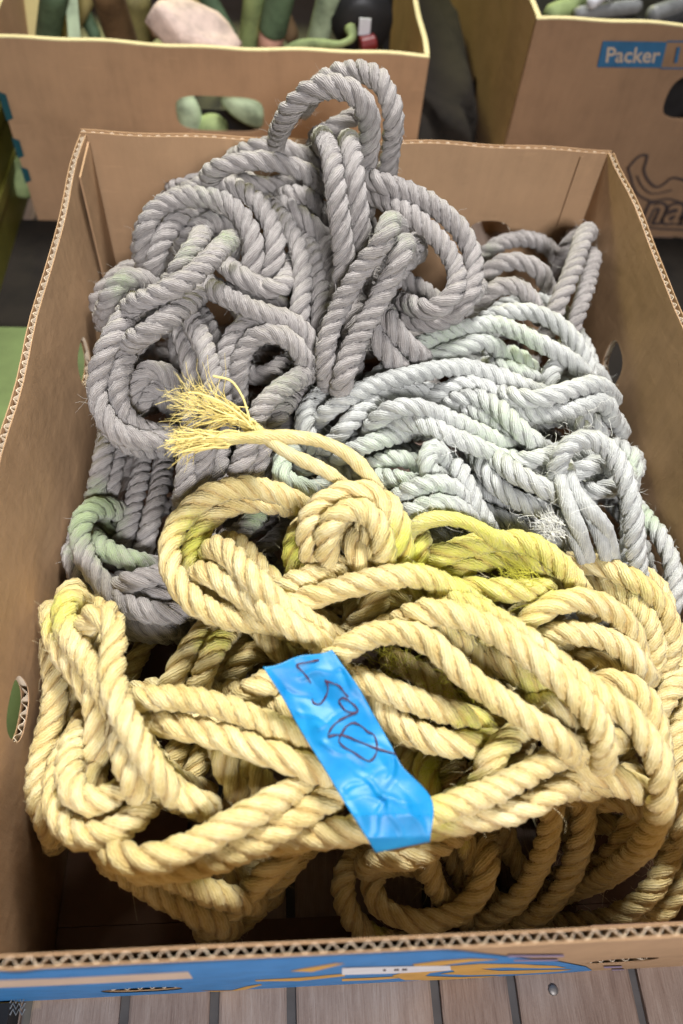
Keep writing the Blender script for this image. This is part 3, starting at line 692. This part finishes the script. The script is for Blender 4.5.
y('190 198 200 200 196', '372,600 394,594 420,596 446,606 470,622')
y('200 214 220 224 226 226 224 222 218 208', '320,572 309,551 306,528 317,506 338,494 362,491 384,501 397,522 402,546 398,568', part='knot')
y('204 218 226 230 230 228 224 214', '332,572 326,549 328,527 341,511 361,506 377,520 385,541 384,564', part='knot')
y('186 196 196 184', '386,578 380,598 367,616 350,634'); y('170 178 174', '350,592 357,612 348,634'); y('180 186 182', '400,590 402,606 392,622')
y('180 188 184', '300,530 292,552 297,574')
y('196 212 206 196', '418,536 421,545 418,556 410,570')
y('200 216 220 222 222 220 216 204', '406,544 411,528 424,520 444,517 461,520 477,526 489,534 504,546', d=8.5, part='loose_strand', single=True)
y('232 238 240 242 242 240 238 232 226', '196,442 214,440 240,438 262,437 286,437 310,438 337,447 360,464 379,490', d=7.6, part='frayed_end', single=True, tuck=2)
y('236 240 242 238 234 230 224', '246,424 259,432 276,446 294,457 312,464 332,474 352,490', d=7.2, part='frayed_end', single=True, tuck=2)
y('182 192 196 198 198 200 200 198 192', '108,850 125,859 150,861 175,853 201,841 228,826 256,810 282,796 304,784')
y('174 184 188 190 192 192 192 188', '148,869 186,866 222,856 255,842 287,822 318,804 345,791 370,780')
y('174 184 188 192 194 196 196 196 198 200 200 200 200 192', '262,842 295,836 325,834 355,830 385,825 415,818 445,808 473,799 500,788 525,774 549,761 574,751 592,744 610,742')
y('174 184 188 190 190 190 188 180', '400,835 425,829 455,822 485,818 515,811 542,800 563,787 588,776')
y('182 190 190 188 182', '556,757 578,763 600,772 622,783 644,792'); y('176 182 182 174', '546,791 575,787 600,787 626,776'); y('186 196 196 194', '528,700 549,706 570,716 594,730')
y('180 192 196 192 184', '532,728 510,737 496,751 487,767 480,788'); y('174 182 182 174', '522,745 514,758 507,774 498,790'); y('170 178 176 168', '502,768 481,784 462,796 446,806')
y('150 162 162 152', '463,752 449,768 441,784 434,806'); y('160 168 166', '432,752 424,771 430,794'); y('150 160 156', '404,742 410,760 402,784')
y('164 176 176 164', '219,742 225,762 233,780 244,800'); y('164 176 176 164', '244,748 251,765 260,782 272,800')
y('140 148 144', '186,732 178,752 166,774'); y('140 148 144', '208,736 200,760 188,788'); y('130 136 130', '232,740 240,765 236,795')
y('156 166 166 160 150', '202,634 190,650 178,670 166,692 156,712'); y('160 172 172 162', '230,632 214,648 205,668 196,694')
y('158 168 168 160 150', '274,648 255,650 239,663 229,684 220,708'); y('146 150 144', '246,634 232,654 222,680'); y('172 180 176', '260,628 274,645 292,664'); y('172 180 176', '286,632 300,648 320,664')
y('140 132 128 122 112', '116,866 140,883 166,898 194,913 226,926'); y('150 146 142 136 124', '148,868 170,877 195,887 222,897 250,902')
y('136 138 134 126 116 104', '303,840 286,856 266,874 249,891 232,909 210,928'); y('116 118 112 104', '308,846 293,862 279,879 258,898')
y('96 98 92 84 86 92', '268,898 250,914 233,929 213,935 196,923 204,908'); y('110 112 106', '280,850 262,862 236,880')
y('116 120 116', '225,868 245,885 268,880')
y('100 92 86 82 78 70 62 56', '398,840 374,846 352,859 342,882 345,904 356,924 374,938 402,944')
y('84 88 88 86 84 84 84 86 90 98 104 96', '424,870 397,863 377,869 370,886 375,903 391,914 416,922 444,919 467,907 482,887 488,862 484,832')
y('110 128 134 136 132 124', '370,864 384,857 404,860 426,853 447,840 466,824')
y('110 96 84 72 62', '424,846 428,868 436,888 448,903 466,918'); y('84 76 68 58', '448,842 455,865 466,886 482,908')
y('60 62 60 56', '466,902 485,917 506,925 540,932'); y('68 66 60', '488,893 505,908 530,922')
y('150 130 112 96 84 72 60', '553,796 550,825 545,850 535,873 522,894 504,911 480,922'); y('150 130 112 96 82 70 58', '581,792 584,820 580,845 571,872 556,897 537,916 508,928')
y('90 74 62 52', '502,820 509,850 523,873 546,892'); y('80 66 54', '562,800 568,828 574,856'); y('140 146 140', '598,800 620,797 642,812'); y('100 104 98', '600,822 615,824 632,834')
y('150 150 146 140', '694,700 679,725 673,750 676,786'); y('130 128 116', '694,760 682,792 681,836'); y('90 84 76', '508,800 498,826 492,850'); y('110 100 84', '455,832 470,850 476,880')
y('214 220 220 214 204', '347,522 350,536 355,552 362,568 368,582', part='knot', tuck=2); y('218 224 222 214 204', '360,515 369,531 376,548 380,566 383,580', part='knot', tuck=2)
y('196 204 206 198', '314,536 320,552 328,566 340,580', part='knot')
y('188 194 196 196 194 188', '478,650 497,662 519,673 538,687 560,698 584,710'); y('178 186 188 186 178', '508,698 532,705 558,712 580,721 598,734')
y('184 192 194 186', '452,636 466,646 477,659 482,674'); y('180 188 184', '494,634 488,646 478,660'); y('164 172 172 166', '440,668 462,680 482,696 500,714')
y('158 166 166 158', '396,660 418,672 440,690 452,706'); y('150 158 156 150', '470,700 484,716 494,734 498,752')
# turns of rope lying deeper in the box, seen through the gaps
def fill(rope, d, z, pts):
    X = catmull(np.array(pts, float), 4); X = np.c_[X, np.full(len(X), z)]
    q = (X-CAM) @ RM
    R_(rope, d, ' '.join('%.1f' % (z*1000) for _ in X), ' '.join('%.1f,%.1f' % (341.5+FPX*a/-c, 512-FPX*b/-c) for a, b, c in q), tuck=0)
for k in range(10):
    yy = .225+.03*k; ph = k*1.7
    fill('gray', 14, (.065, .12, .092)[k % 3], [(x, min(.505, yy+.022*math.sin(x*21+ph))) for x in np.linspace(-.17, .165 if k > 3 else .02, 12)])
for k in range(5):
    yy = .225+.03*k
    fill('white', 12.6, (.075, .045, .10)[k % 3], [(x, yy+.02*math.sin(x*27+k)) for x in np.linspace(.02, .175, 8)])
for k in range(4):
    fill('gray', 14, .115, [(-.17+.075*k+.012*math.sin(y_*30+k), y_) for y_ in np.linspace(.24, .49, 9)])
for k in range(6):
    yy = .105+.025*k
    fill('yellow', 14, (.04, .075, .055)[k % 3], [(x, yy+.018*math.sin(x*23+k*2)) for x in np.linspace(-.16+.02*k, .17, 12)])
for k in range(5):
    fill('yellow', 14, .10, [(-.14+.07*k+.014*math.sin(y_*33+k), y_) for y_ in np.linspace(.09, .22, 7)])
# the tangle is several turns thick: looser turns just beneath the visible ones
prj = random.Random(5)
for p in list(PATHS):
    q = p['P']; mz = q[:, 2].mean(); my = q[:, 1].mean(); mx = q[:, 0].mean()
    if p['part'] or p['single'] or len(q) < 6 or mz < .14: continue
    if p['rope'] == 'gray' and (my < 190 or mx > 405): continue
    if p['rope'] == 'yellow' and (prj.random() < .35 or my > 790): continue
    n = q.copy(); a = prj.random()*6.28; n[:, 0] += 11*math.cos(a)+4*np.sin(np.arange(len(q))*.9+a); n[:, 1] += 11*math.sin(a)+4*np.cos(np.arange(len(q))*.8+a)
    n[:, 2] = np.maximum(n[:, 2]-(.026+.012*prj.random()), p['r']); n[1:-1, 2] = (n[:-2, 2]+n[1:-1, 2]+n[2:, 2])/3
    PATHS.append(dict(rope=p['rope'], r=p['r'], P=n, part=None, single=False))
# ---- spread the paths to samples, then settle the crossings along the sight lines
for p in PATHS:
    c = catmull(p['P'], 8)
    d = np.r_[0, np.cumsum(np.linalg.norm(np.diff(at(c[:,0], c[:,1], c[:,2]), axis=0), axis=1))]
    n = max(6, int(d[-1]/.0055)); s = np.linspace(0, d[-1], n)
    c = np.stack([np.interp(s, d, c[:,k]) for k in range(3)], -1)
    p['dir'] = rays(c[:,0], c[:,1]); p['t'] = (c[:,2]-CAM[2])/p['dir'][:,2]; p['s'] = s
dirs = np.vstack([p['dir'] for p in PATHS]); t = np.concatenate([p['t'] for p in PATHS]); t0 = t.copy()
pid = np.concatenate([np.full(len(p['t']), i) for i, p in enumerate(PATHS)]); ss = np.concatenate([p['s'] for p in PATHS])
rr = np.concatenate([np.full(len(p['t']), p['r']) for p in PATHS])
I, J = [], []
N = len(t)
for a in range(0, N, 500):
    b = min(N, a+500)
    dd = np.linalg.norm(dirs[a:b, None, :]-dirs[None, :, :], axis=2)*.45
    ok = (dd < .0145) & (np.arange(N)[None, :] > np.arange(a, b)[:, None])
    same = pid[a:b, None] == pid[None, :]
    ok &= ~(same & (np.abs(ss[a:b, None]-ss[None, :]) < .045))
    i, j = np.nonzero(ok); I.append(i+a); J.append(j)
I = np.concatenate(I); J = np.concatenate(J)
tmax = (rr+.001-CAM[2])/dirs[:, 2]
for it in range(60):
    ta = (t[I]+t[J])/2; perp = np.linalg.norm(dirs[I]-dirs[J], axis=1)*ta
    T = (rr[I]+rr[J])*.90; need = np.sqrt(np.maximum(0, T*T-perp*perp)); sep = t[I]-t[J]
    base = t0[I]-t0[J]; sg = np.where(np.abs(base) > .004, np.sign(base), np.where(sep >= 0, 1, -1))
    lack = np.maximum(0, need-sg*sep); lack = np.minimum(lack, .006)
    up = np.zeros(N); cu = np.zeros(N)
    hi = lack > 0
    far_i = np.where(sg > 0, I, J)[hi]; near_i = np.where(sg > 0, J, I)[hi]; l = lack[hi]
    dt = np.zeros(N); cnt = np.zeros(N)
    np.add.at(dt, far_i, .62*l); np.add.at(cnt, far_i, 1); np.add.at(dt, near_i, -.38*l); np.add.at(cnt, near_i, 1)
    t = t + .5*dt/np.maximum(cnt, 1)
    t = np.clip(t, t0-.016, np.minimum(t0+.05, np.maximum(tmax, t0)))
    for k, p in enumerate(PATHS):
        q = t[pid == k]-t0[pid == k]; e = np.r_[q[0], q, q[-1]]; t[pid == k] = t0[pid == k]+.25*e[:-2]+.5*q+.25*e[2:]
t = np.minimum(t, np.maximum(tmax, t0))
for k, p in enumerate(PATHS):
    X = CAM+p['dir']*t[pid == k][:, None]
    for _ in range(2): X[1:-1] = .25*X[:-2]+.5*X[1:-1]+.25*X[2:]
    lim = p['r']+.0035
    X[:, 0] = np.clip(X[:, 0], -W/2+lim, W/2-lim); lo = X[:, 2] < H+.004
    X[lo, 1] = np.clip(X[lo, 1], lim, D-lim)
    p['X'] = X

# ---- laid rope: three strands twisted right-handed
def resample(X, step):
    d = np.r_[0, np.cumsum(np.linalg.norm(np.diff(X, axis=0), axis=1))]; n = max(4, int(d[-1]/step))
    s = np.linspace(0, d[-1], n); return np.stack([np.interp(s, d, X[:, k]) for k in range(3)], -1), s
class RopeMesh:
    def __init__(s): s.V = []; s.F = []; s.U = []; s.G = []; s.n = 0
    def tube(s, C, Nn, Bb, rad, sl, ns, gro=None):
        L = len(C); th = np.arange(ns)*2*np.pi/ns
        V = C[:, None, :]+rad[:, None, None]*(np.cos(th)[None, :, None]*Nn[:, None, :]+np.sin(th)[None, :, None]*Bb[:, None, :])
        i = np.arange(L-1)[:, None]; j = np.arange(ns)[None, :]; jn = (j+1) % ns
        F = np.stack([i*ns+j, i*ns+jn, (i+1)*ns+jn, (i+1)*ns+j], -1).reshape(-1, 4)+s.n
        u0 = np.broadcast_to(j/ns, (L-1, ns)); u1 = np.broadcast_to((j+1)/ns, (L-1, ns)); v0 = np.broadcast_to(sl[:-1, None], (L-1, ns)); v1 = np.broadcast_to(sl[1:, None], (L-1, ns))
        s.U.append(np.stack([np.stack([u0, v0], -1), np.stack([u1, v0], -1), np.stack([u1, v1], -1), np.stack([u0, v1], -1)], 2).reshape(-1, 2))
        s.V.append(V.reshape(-1, 3)); s.F.append(F); s.G.append(np.zeros(L*ns) if gro is None else gro.reshape(-1)); s.n += L*ns
        for e, rev in ((0, True), (L-1, False)):            # closed ends
            c = s.n; s.V.append(V[e].mean(0)[None]); s.G.append(np.zeros(1)); s.n += 1
            ring = (np.arange(ns)+ (c-(L*ns) - (1 if not rev else 0)) + e*ns)
            q = np.stack([ring, np.roll(ring, -1), np.full(ns, c), np.full(ns, c)], -1)
            s.caps = getattr(s, 'caps', []); s.caps.append((q[:, :3][:, ::-1] if rev else q[:, :3]))
    def rope(s, X, R, pitch, ns=9, cr=.475, cs=.55):
        P, sl = resample(X, R*.42)
        T, A, B = frames(P); ph0 = rng.random()*6.28; L = len(P)
        wob = 1+.045*np.sin(sl*rng.uniform(18, 30)+rng.random()*6)+.05*np.sin(sl*rng.uniform(60, 90)+rng.random()*6)+.03*np.sin(sl*rng.uniform(200, 300))
        pw = np.cumsum(np.r_[0, np.diff(sl)]*rng.uniform(.9, 1.1)*(1+.16*np.sin(sl*rng.uniform(22, 40)+rng.random()*6)+.06*np.sin(sl*rng.uniform(90, 130))))
        for k in range(3):
            ph = ph0+2*np.pi*k/3+2*np.pi*pw/pitch
            rad = np.cos(ph)[:, None]*A+np.sin(ph)[:, None]*B; tan = np.cross(T, rad)
            ro = R*cr*wob*(1+.06*np.sin(sl*rng.uniform(80, 160)+k))
            fl = .11*np.sin(sl*rng.uniform(28, 34)+ph0)
            C = P+ro[:, None]*(np.cos(ph)[:, None]*A*(1+fl)[:, None]+np.sin(ph)[:, None]*B*(1-fl)[:, None])
            h = 2*np.pi*R*.5/pitch; tt = T+tan*h; tt /= np.linalg.norm(tt, axis=1, keepdims=True)
            bb = np.cross(tt, rad); bb /= np.linalg.norm(bb, axis=1, keepdims=True)
            rs = R*cs*(1+.05*np.sin(sl*rng.uniform(150, 260)+2*k)+.03*rng.standard_normal(L))
            th = np.arange(ns)*2*np.pi/ns
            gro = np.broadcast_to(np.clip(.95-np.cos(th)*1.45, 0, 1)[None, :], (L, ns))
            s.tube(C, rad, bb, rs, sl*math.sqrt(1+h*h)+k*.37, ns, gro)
    def strand(s, X, R, ns=12):
        P, sl = resample(X, R*.5); T, A, B = frames(P)
        tw = sl*180; A2 = np.cos(tw)[:, None]*A+np.sin(tw)[:, None]*B; B2 = np.cross(T, A2)
        s.tube(P, A2, B2, R*(1+.10*np.sin(sl*140+1)+.04*rng.standard_normal(len(P))), sl, ns)
    def build(s, name, mat, parent, tints):
        V = np.vstack(s.V); F = np.vstack(s.F); U = np.vstack(s.U); G_ = np.concatenate(s.G)
        caps = np.vstack(s.caps); nf = len(F)
        st = np.zeros(len(V))
        for (px, py, z, rad, amt) in tints:
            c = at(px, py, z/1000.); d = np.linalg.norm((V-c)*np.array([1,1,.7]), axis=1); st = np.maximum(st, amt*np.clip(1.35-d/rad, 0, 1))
        me = bpy.data.meshes.new(name)
        me.vertices.add(len(V)); me.vertices.foreach_set('co', V.astype(np.float32).ravel())
        nl = nf*4+len(caps)*3; me.loops.add(nl); me.loops.foreach_set('vertex_index', np.r_[F.ravel(), caps.ravel()].astype(np.int32))
        me.polygons.add(nf+len(caps)); me.polygons.foreach_set('loop_start', np.r_[np.arange(nf)*4, nf*4+np.arange(len(caps))*3].astype(np.int32))
        me.polygons.foreach_set('loop_total', np.r_[np.full(nf, 4), np.full(len(caps), 3)].astype(np.int32)); me.update(calc_edges=True)
        uv = me.uv_layers.new(name='UVMap'); uv.data.foreach_set('uv', np.r_[U.ravel(), np.zeros(len(caps)*6)].astype(np.float32))
        for nm, arr in (('stain', st), ('groove', G_)):  # 'stain' is the tint amount per vertex
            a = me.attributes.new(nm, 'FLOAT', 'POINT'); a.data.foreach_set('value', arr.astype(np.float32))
        me.polygons.foreach_set('use_smooth', np.ones(len(me.polygons), bool)); me.materials.append(mat)
        return link(bpy.data.objects.new(name, me), parent)
def hairs(name, mat, parent, roots, dirs_, lens, rad, curl=.6, seg=5):
    n = len(roots); L = seg; P = np.zeros((n, L, 3)); d = dirs_/np.linalg.norm(dirs_, axis=1, keepdims=True); P[:, 0] = roots
    bend = rng.standard_normal((n, 3))
    for k in range(1, L):
        d = d+bend*curl/L+rng.standard_normal((n, 3))*curl*.35; d /= np.linalg.norm(d, axis=1, keepdims=True)
        P[:, k] = P[:, k-1]+d*(np.asarray(lens)[:, None]/(L-1))
    T = np.gradient(P, axis=1); T /= np.linalg.norm(T, axis=2, keepdims=True)+1e-9
    ref = rng.standard_normal((n, 1, 3)); A = np.cross(T, ref); A /= np.linalg.norm(A, axis=2, keepdims=True)+1e-9; B = np.cross(T, A)
    r = np.asarray(rad); r = np.broadcast_to(r.reshape(-1, 1) if r.ndim else r, (n, L))*np.linspace(1, .35, L)[None, :]
    V = np.stack([P+r[..., None]*(math.cos(q)*A+math.sin(q)*B) for q in (0, 2.094, 4.189)], 2).reshape(-1, 3)
    i = np.arange(n)[:, None, None]*L*3; k = np.arange(L-1)[None, :, None]*3; j = np.arange(3)[None, None, :]
    F = np.stack([i+k+j, i+k+(j+1) % 3, i+k+3+(j+1) % 3, i+k+3+j], -1).reshape(-1, 4)
    return mesh_obj(name, V, F, mat, parent, smooth=True)

TINT = dict(  # green tint in blobs around chosen points of each rope
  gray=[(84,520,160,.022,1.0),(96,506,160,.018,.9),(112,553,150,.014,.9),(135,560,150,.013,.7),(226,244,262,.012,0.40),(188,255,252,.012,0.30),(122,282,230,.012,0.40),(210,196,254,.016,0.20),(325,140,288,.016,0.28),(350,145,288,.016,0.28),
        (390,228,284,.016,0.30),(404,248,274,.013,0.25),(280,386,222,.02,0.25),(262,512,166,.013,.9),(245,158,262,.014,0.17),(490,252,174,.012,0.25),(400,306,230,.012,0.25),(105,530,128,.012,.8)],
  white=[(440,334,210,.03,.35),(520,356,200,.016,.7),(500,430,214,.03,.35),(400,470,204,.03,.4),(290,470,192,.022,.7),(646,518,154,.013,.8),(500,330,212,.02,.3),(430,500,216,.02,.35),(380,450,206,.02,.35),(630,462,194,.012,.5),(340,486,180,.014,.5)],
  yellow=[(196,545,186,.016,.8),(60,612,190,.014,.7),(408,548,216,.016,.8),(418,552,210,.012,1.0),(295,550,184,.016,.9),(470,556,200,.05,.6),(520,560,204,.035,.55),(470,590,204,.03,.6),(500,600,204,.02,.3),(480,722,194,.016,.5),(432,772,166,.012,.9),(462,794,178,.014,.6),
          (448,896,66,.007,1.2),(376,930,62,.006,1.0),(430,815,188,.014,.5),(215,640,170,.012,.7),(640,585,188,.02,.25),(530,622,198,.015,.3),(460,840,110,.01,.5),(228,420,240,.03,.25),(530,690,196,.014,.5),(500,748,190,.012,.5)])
info = dict(gray=('coiled_rope', 'thick weathered grey rope in a tangled heap with a loop standing above the back rim', 1.95),
            white=('coiled_rope', 'thin glossy white rope bundled between the grey and the yellow rope', 1.95),
            yellow=('coiled_rope', 'pale yellow rope in large loops across the front of the box under blue tape', 2.15))
ROOT = {}
for key, (nm, lab, pit) in info.items():
    rm = RopeMesh(); parts = {}
    for p in PATHS:
        if p['rope'] != key: continue
        tgt = rm if p['part'] is None else parts.setdefault(p['part'] if p['part'] == 'knot' else p['part']+'#'+str(len(parts)), RopeMesh())
        if p['single']: tgt.strand(p['X'], p['r'])
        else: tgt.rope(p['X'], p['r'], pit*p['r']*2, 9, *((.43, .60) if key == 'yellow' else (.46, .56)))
    root = rm.build(nm, M[key], None, TINT[key]); tag(root, lab, 'rope', 'heaped ropes in the box'); ROOT[key] = root
    for k, q in parts.items(): q.build(k.split('#')[0], M[key], root, TINT[key])
    # stray fibres standing off the lay
    Xs, Ds = [], []
    for p in PATHS:
        if p['rope'] != key: continue
        P, sl = resample(p['X'], .0011 if key == 'gray' else .0013); T, A, B = frames(P); a = rng.random(len(P))*6.28
        rad = np.cos(a)[:, None]*A+np.sin(a)[:, None]*B
        keep = rng.random(len(P)) < np.clip(.55+.9*np.sin(sl*40+rng.random()*6), .1, 1)
        Xs.append((P+rad*p['r']*.93)[keep]); Ds.append((rad*.55+T*rng.choice([-1, 1], (len(P), 1))*.8+.4*rng.standard_normal((len(P), 3)))[keep])
    Xs = np.vstack(Xs); Ds = np.vstack(Ds); n = len(Xs)
    ln = np.clip(rng.exponential(.0026 if key == 'gray' else .0030, n)+.0012, 0, .014)
    h = hairs('loose_fibres', M[key+'_hair'], root, Xs, Ds, ln, .0001 if key == 'gray' else .00009, .9, 4); h['kind'] = 'stuff'
Y = ROOT['yellow']
# the yellow rope's frayed end: two fans of fibre
def fan(name, cpx, cz, dpx, n, ln, spread, mat, rad=.00026, parent=Y, rootspread=.0025, dz=0., curl=.5):
    a = at(cpx[0], cpx[1], cz/1000); b = at(dpx[0], dpx[1], (cz+dz)/1000); d = (b-a)/np.linalg.norm(b-a)
    rts = a+rng.standard_normal((n, 3))*rootspread; ds = d+rng.standard_normal((n, 3))*spread
    o = hairs(name, mat, parent, rts, ds, rng.uniform(.6, 1.05, n)*ln, rad, curl, 8); return o
fan('frayed_end', (252,426), 238, (215,405), 40, .026, .07, M['straw'], .0007, rootspread=.0016, curl=.15)
for tip, n in (((160,384),26),((152,396),26),((156,410),24),((172,378),18),((165,420),16)):
    fan('frayed_end', (236,419), 239, (tip[0]+8,tip[1]), n//2+7, .041, .05, M['straw'], .00034, rootspread=.0022, curl=.5)
    fan('frayed_end', (196,404), 241, tip, 12, .018, .2, M['straw'], .00020, rootspread=.0042, curl=.6)
fan('frayed_end', (205,440), 238, (170,446), 34, .021, .11, M['straw'], .00055, rootspread=.0026, curl=.2)
fan('frayed_end', (186,441), 238, (170,436), 26, .012, .3, M['straw'], .00025, rootspread=.003, curl=.3)
fan('frayed_end', (186,443), 238, (172,454), 26, .012, .3, M['straw'], .00025, rootspread=.003, curl=.3)
fan('frayed_end', (225,440), 239, (195,441), 50, .024, .06, M['straw'], .0007, rootspread=.0018, curl=.12)
for i, q in enumerate(([(251,424),(247,410),(242,396),(231,381),(213,376)], [(252,428),(240,415),(221,402),(200,394),(188,393)], [(215,438),(225,431),(240,432)])):
    P = catmull(np.array([at(a, b, .243+.004*k) for k, (a, b) in enumerate(q)]), 8); V, F = sweep(P, .0006, 6)
    mesh_obj('loose_strand', V, F, M['straw'], Y, smooth=True)
# lime tufts caught between the turns
fan('fibre_tuft', (528,586), 200, (505,572), 120, .022, .5, M['lime_hair'], .0002, rootspread=.005)
fan('fibre_tuft', (392,670), 176, (396,640), 34, .026, .5, M['lime_hair'], .00018, rootspread=.006, curl=1.2)
for c in ((420,690),(450,700),(478,702),(430,735),(460,738),(380,662)):
    fan('fibre_tuft', c, 176, (c[0]+rng.integers(-20, 20), c[1]-12), 20, .022, .6, M['lime_hair'], .00018, rootspread=.008, curl=1.4)
fan('frayed_end', (556,530), 206, (540,515), 120, .014, .3, M['white_hair'], .0003, parent=ROOT['white'], rootspread=.003)
for c in ((545,512),(560,505),(450,450),(560,440),(420,515),(590,430)):
    fan('loose_fibres', c, 216, (c[0]+rng.integers(-20, 20), c[1]-20), 9, .024, .7, M['white_hair'], .00016, parent=ROOT['white'], rootspread=.005, curl=1.6)

# ------------------------------------------------------------------ blue tape with handwriting
def bez(a, b, t): return a+(b-a)*t
Lp = np.array([(263,667),(281,695),(298,726),(314,752),(331,779),(348,808),(363,832),(376,853)], float)
Rp = np.array([(332,649),(345,668),(359,688),(374,715),(390,743),(402,766),(432,800),(430,842)], float)
def tz(px, py):
    base = np.interp(py, [645,668,700,735,780,815,838,856], [224,222,216,213,212,213,209,196])/1000
    x = np.asarray(px, float); v = np.asarray(py, float)
    wr = .0016*np.sin(x*.06+v*.035)+.0007*np.sin(v*.11-x*.05+1+.8*np.sin(x*.05))+.0005*np.abs(np.sin(x*.10-v*.055+.6*np.sin(v*.06)))
    for x0, y0, x1, y1, wd_, am in ((384,797,352,766,3.2,.9),(384,797,398,772,3,.8),(384,797,420,806,3.4,.8),(384,797,372,838,3,-.7),(384,797,402,836,3,.6),(384,797,346,800,2.6,-.6),
            (300,676,338,668,3,.5),(286,690,322,706,3.4,-.6),(318,726,364,700,3,.5),(322,744,372,764,3,.6),(346,790,384,770,2.6,.6),(395,760,384,797,2.6,-.7),(404,800,428,838,3,.5),(356,740,392,750,2.4,-.4),(300,712,330,722,2.6,.5),(340,672,352,694,3,-.5)):
        L2 = math.hypot(x1-x0, y1-y0); ux, uy = (x1-x0)/L2, (y1-y0)/L2
        q = (x-x0)*ux+(v-y0)*uy; dd = -(x-x0)*uy+(v-y0)*ux+1.5*np.sin(q*.2+x0); fq = np.clip(q/L2, 0, 1)
        wr = wr+am*.0016*np.exp(-(dd/wd_)**2)*np.clip(1-fq*.7, 0, 1)*np.exp(-np.maximum(0, -q)/3)*np.exp(-np.maximum(0, q-L2)/6)
    return base+wr
nu, nv = 44, 110
Lc = catmull(Lp, 16); Rc = catmull(Rp, 16)
def rs(C, n):
    q = np.linspace(0, len(C)-1, n); return np.stack([np.interp(q, np.arange(len(C)), C[:, k]) for k in range(2)], -1)
Lc, Rc = rs(Lc, nv), rs(Rc, nv)
uu = np.linspace(0, 1, nu)
G2 = Lc[:, None, :]*(1-uu[None, :, None])+Rc[:, None, :]*uu[None, :, None]
G2[..., 1] += (1.5*np.sin(uu*9))[None, :]*np.linspace(1, 0, nv)[:, None]**6
P3 = at(G2[..., 0], G2[..., 1], tz(G2[..., 0], G2[..., 1]))
V = P3.reshape(-1, 3); i = np.arange(nv-1)[:, None]*nu; j = np.arange(nu-1)[None, :]
F = np.stack([i+j, i+nu+j, i+nu+j+1, i+j+1], -1).reshape(-1, 4)
m, nt, b = newmat('blue_tape', (.012,.30,.66), .46, .45)
n1 = noise(nt, 60, 5, .65); n2 = noise(nt, 700, 3)
c = ramp(nt, n1, [(.3, (.003,.185,.45)), (.55, (.005,.225,.51)), (.75, (.012,.27,.57))]); nt.links.new(c, b.inputs['Base Color'])
bump(nt, b, math_(nt, 'ADD', math_(nt, 'MULTIPLY', n1, .8), math_(nt, 'MULTIPLY', n2, .08)), .0008, .5)
tape = mesh_obj('blue_tape', V, F, m, None, smooth=True)
md = tape.modifiers.new('thick', 'SOLIDIFY'); md.thickness = .0004; md.offset = -1
tag(tape, 'torn strip of bright blue tape with handwritten marks stuck across the yellow rope', 'tape')
M['ink'] = newmat('marker_ink', (.06,.015,.05), .5)[0]
for st in ([(319,660),(309,662),(297,665),(302,671),(307,677),(311,683)], [(325,680),(328,687),(326,696),(320,704),(314,703),(312,699)], [(325,681),(332,683),(339,686),(344,692),(348,697)],
           [(341,705),(339,701),(343,698),(349,701),(355,706),(358,711),(352,713),(345,710),(341,705)], [(358,711),(354,714),(344,718),(336,723),(331,729),(328,735)],
           [(341,735),(346,727),(353,723),(361,726),(368,732),(374,735),(377,745),(376,754),(370,761),(362,758),(353,752),(344,747),(339,741),(341,734)], [(328,737),(336,735),(345,736),(360,742),(378,749),(396,754)]):
    q = catmull(np.array(st, float), 7); z = tz(q[:, 0], q[:, 1])+.00035
    V, F = sweep(at(q[:, 0], q[:, 1], z), .00038+.00012*np.sin(np.arange(len(q))*.5), 6); mesh_obj('handwriting', V, F, M['ink'], tape, smooth=True)

# ------------------------------------------------------------------ light
wd = bpy.data.worlds.new('World'); S.world = wd; wd.use_nodes = True
wd.node_tree.nodes['Background'].inputs[0].default_value = (1.0,.82,.6,1); wd.node_tree.nodes['Background'].inputs[1].default_value = .005
def area(name, loc, target, size, power, col, spread=math.pi):
    l = bpy.data.lights.new(name, 'AREA'); l.shape = 'DISK'; l.size = size; l.energy = power; l.color = col; l.spread = spread
    o = bpy.data.objects.new(name, l); COL.objects.link(o); o.location = loc
    o.rotation_euler = (Vector(target)-Vector(loc)).to_track_quat('-Z', 'Y').to_euler(); return o
area('key_lamp', (.14,1.05,1.62), (0,.12,.15), .45, 8.2, (1.0,.98,.96), math.radians(75))
area('front_lamp', (.10,-1.05,1.30), (-.07,.42,.15), .35, 6.4, (.98,.96,1.0), math.radians(84))
area('rear_lamp', (-.45,2.5,1.25), (-.05,.5,.15), .45, 28, (1.0,.97,.42))
S.view_settings.view_transform = 'Standard'; S.view_settings.look = 'None'; S.view_settings.exposure = 0; S.view_settings.gamma = 1
S.cycles.diffuse_bounces = 2; S.render.engine = 'CYCLES'; S.cycles.use_denoising = True
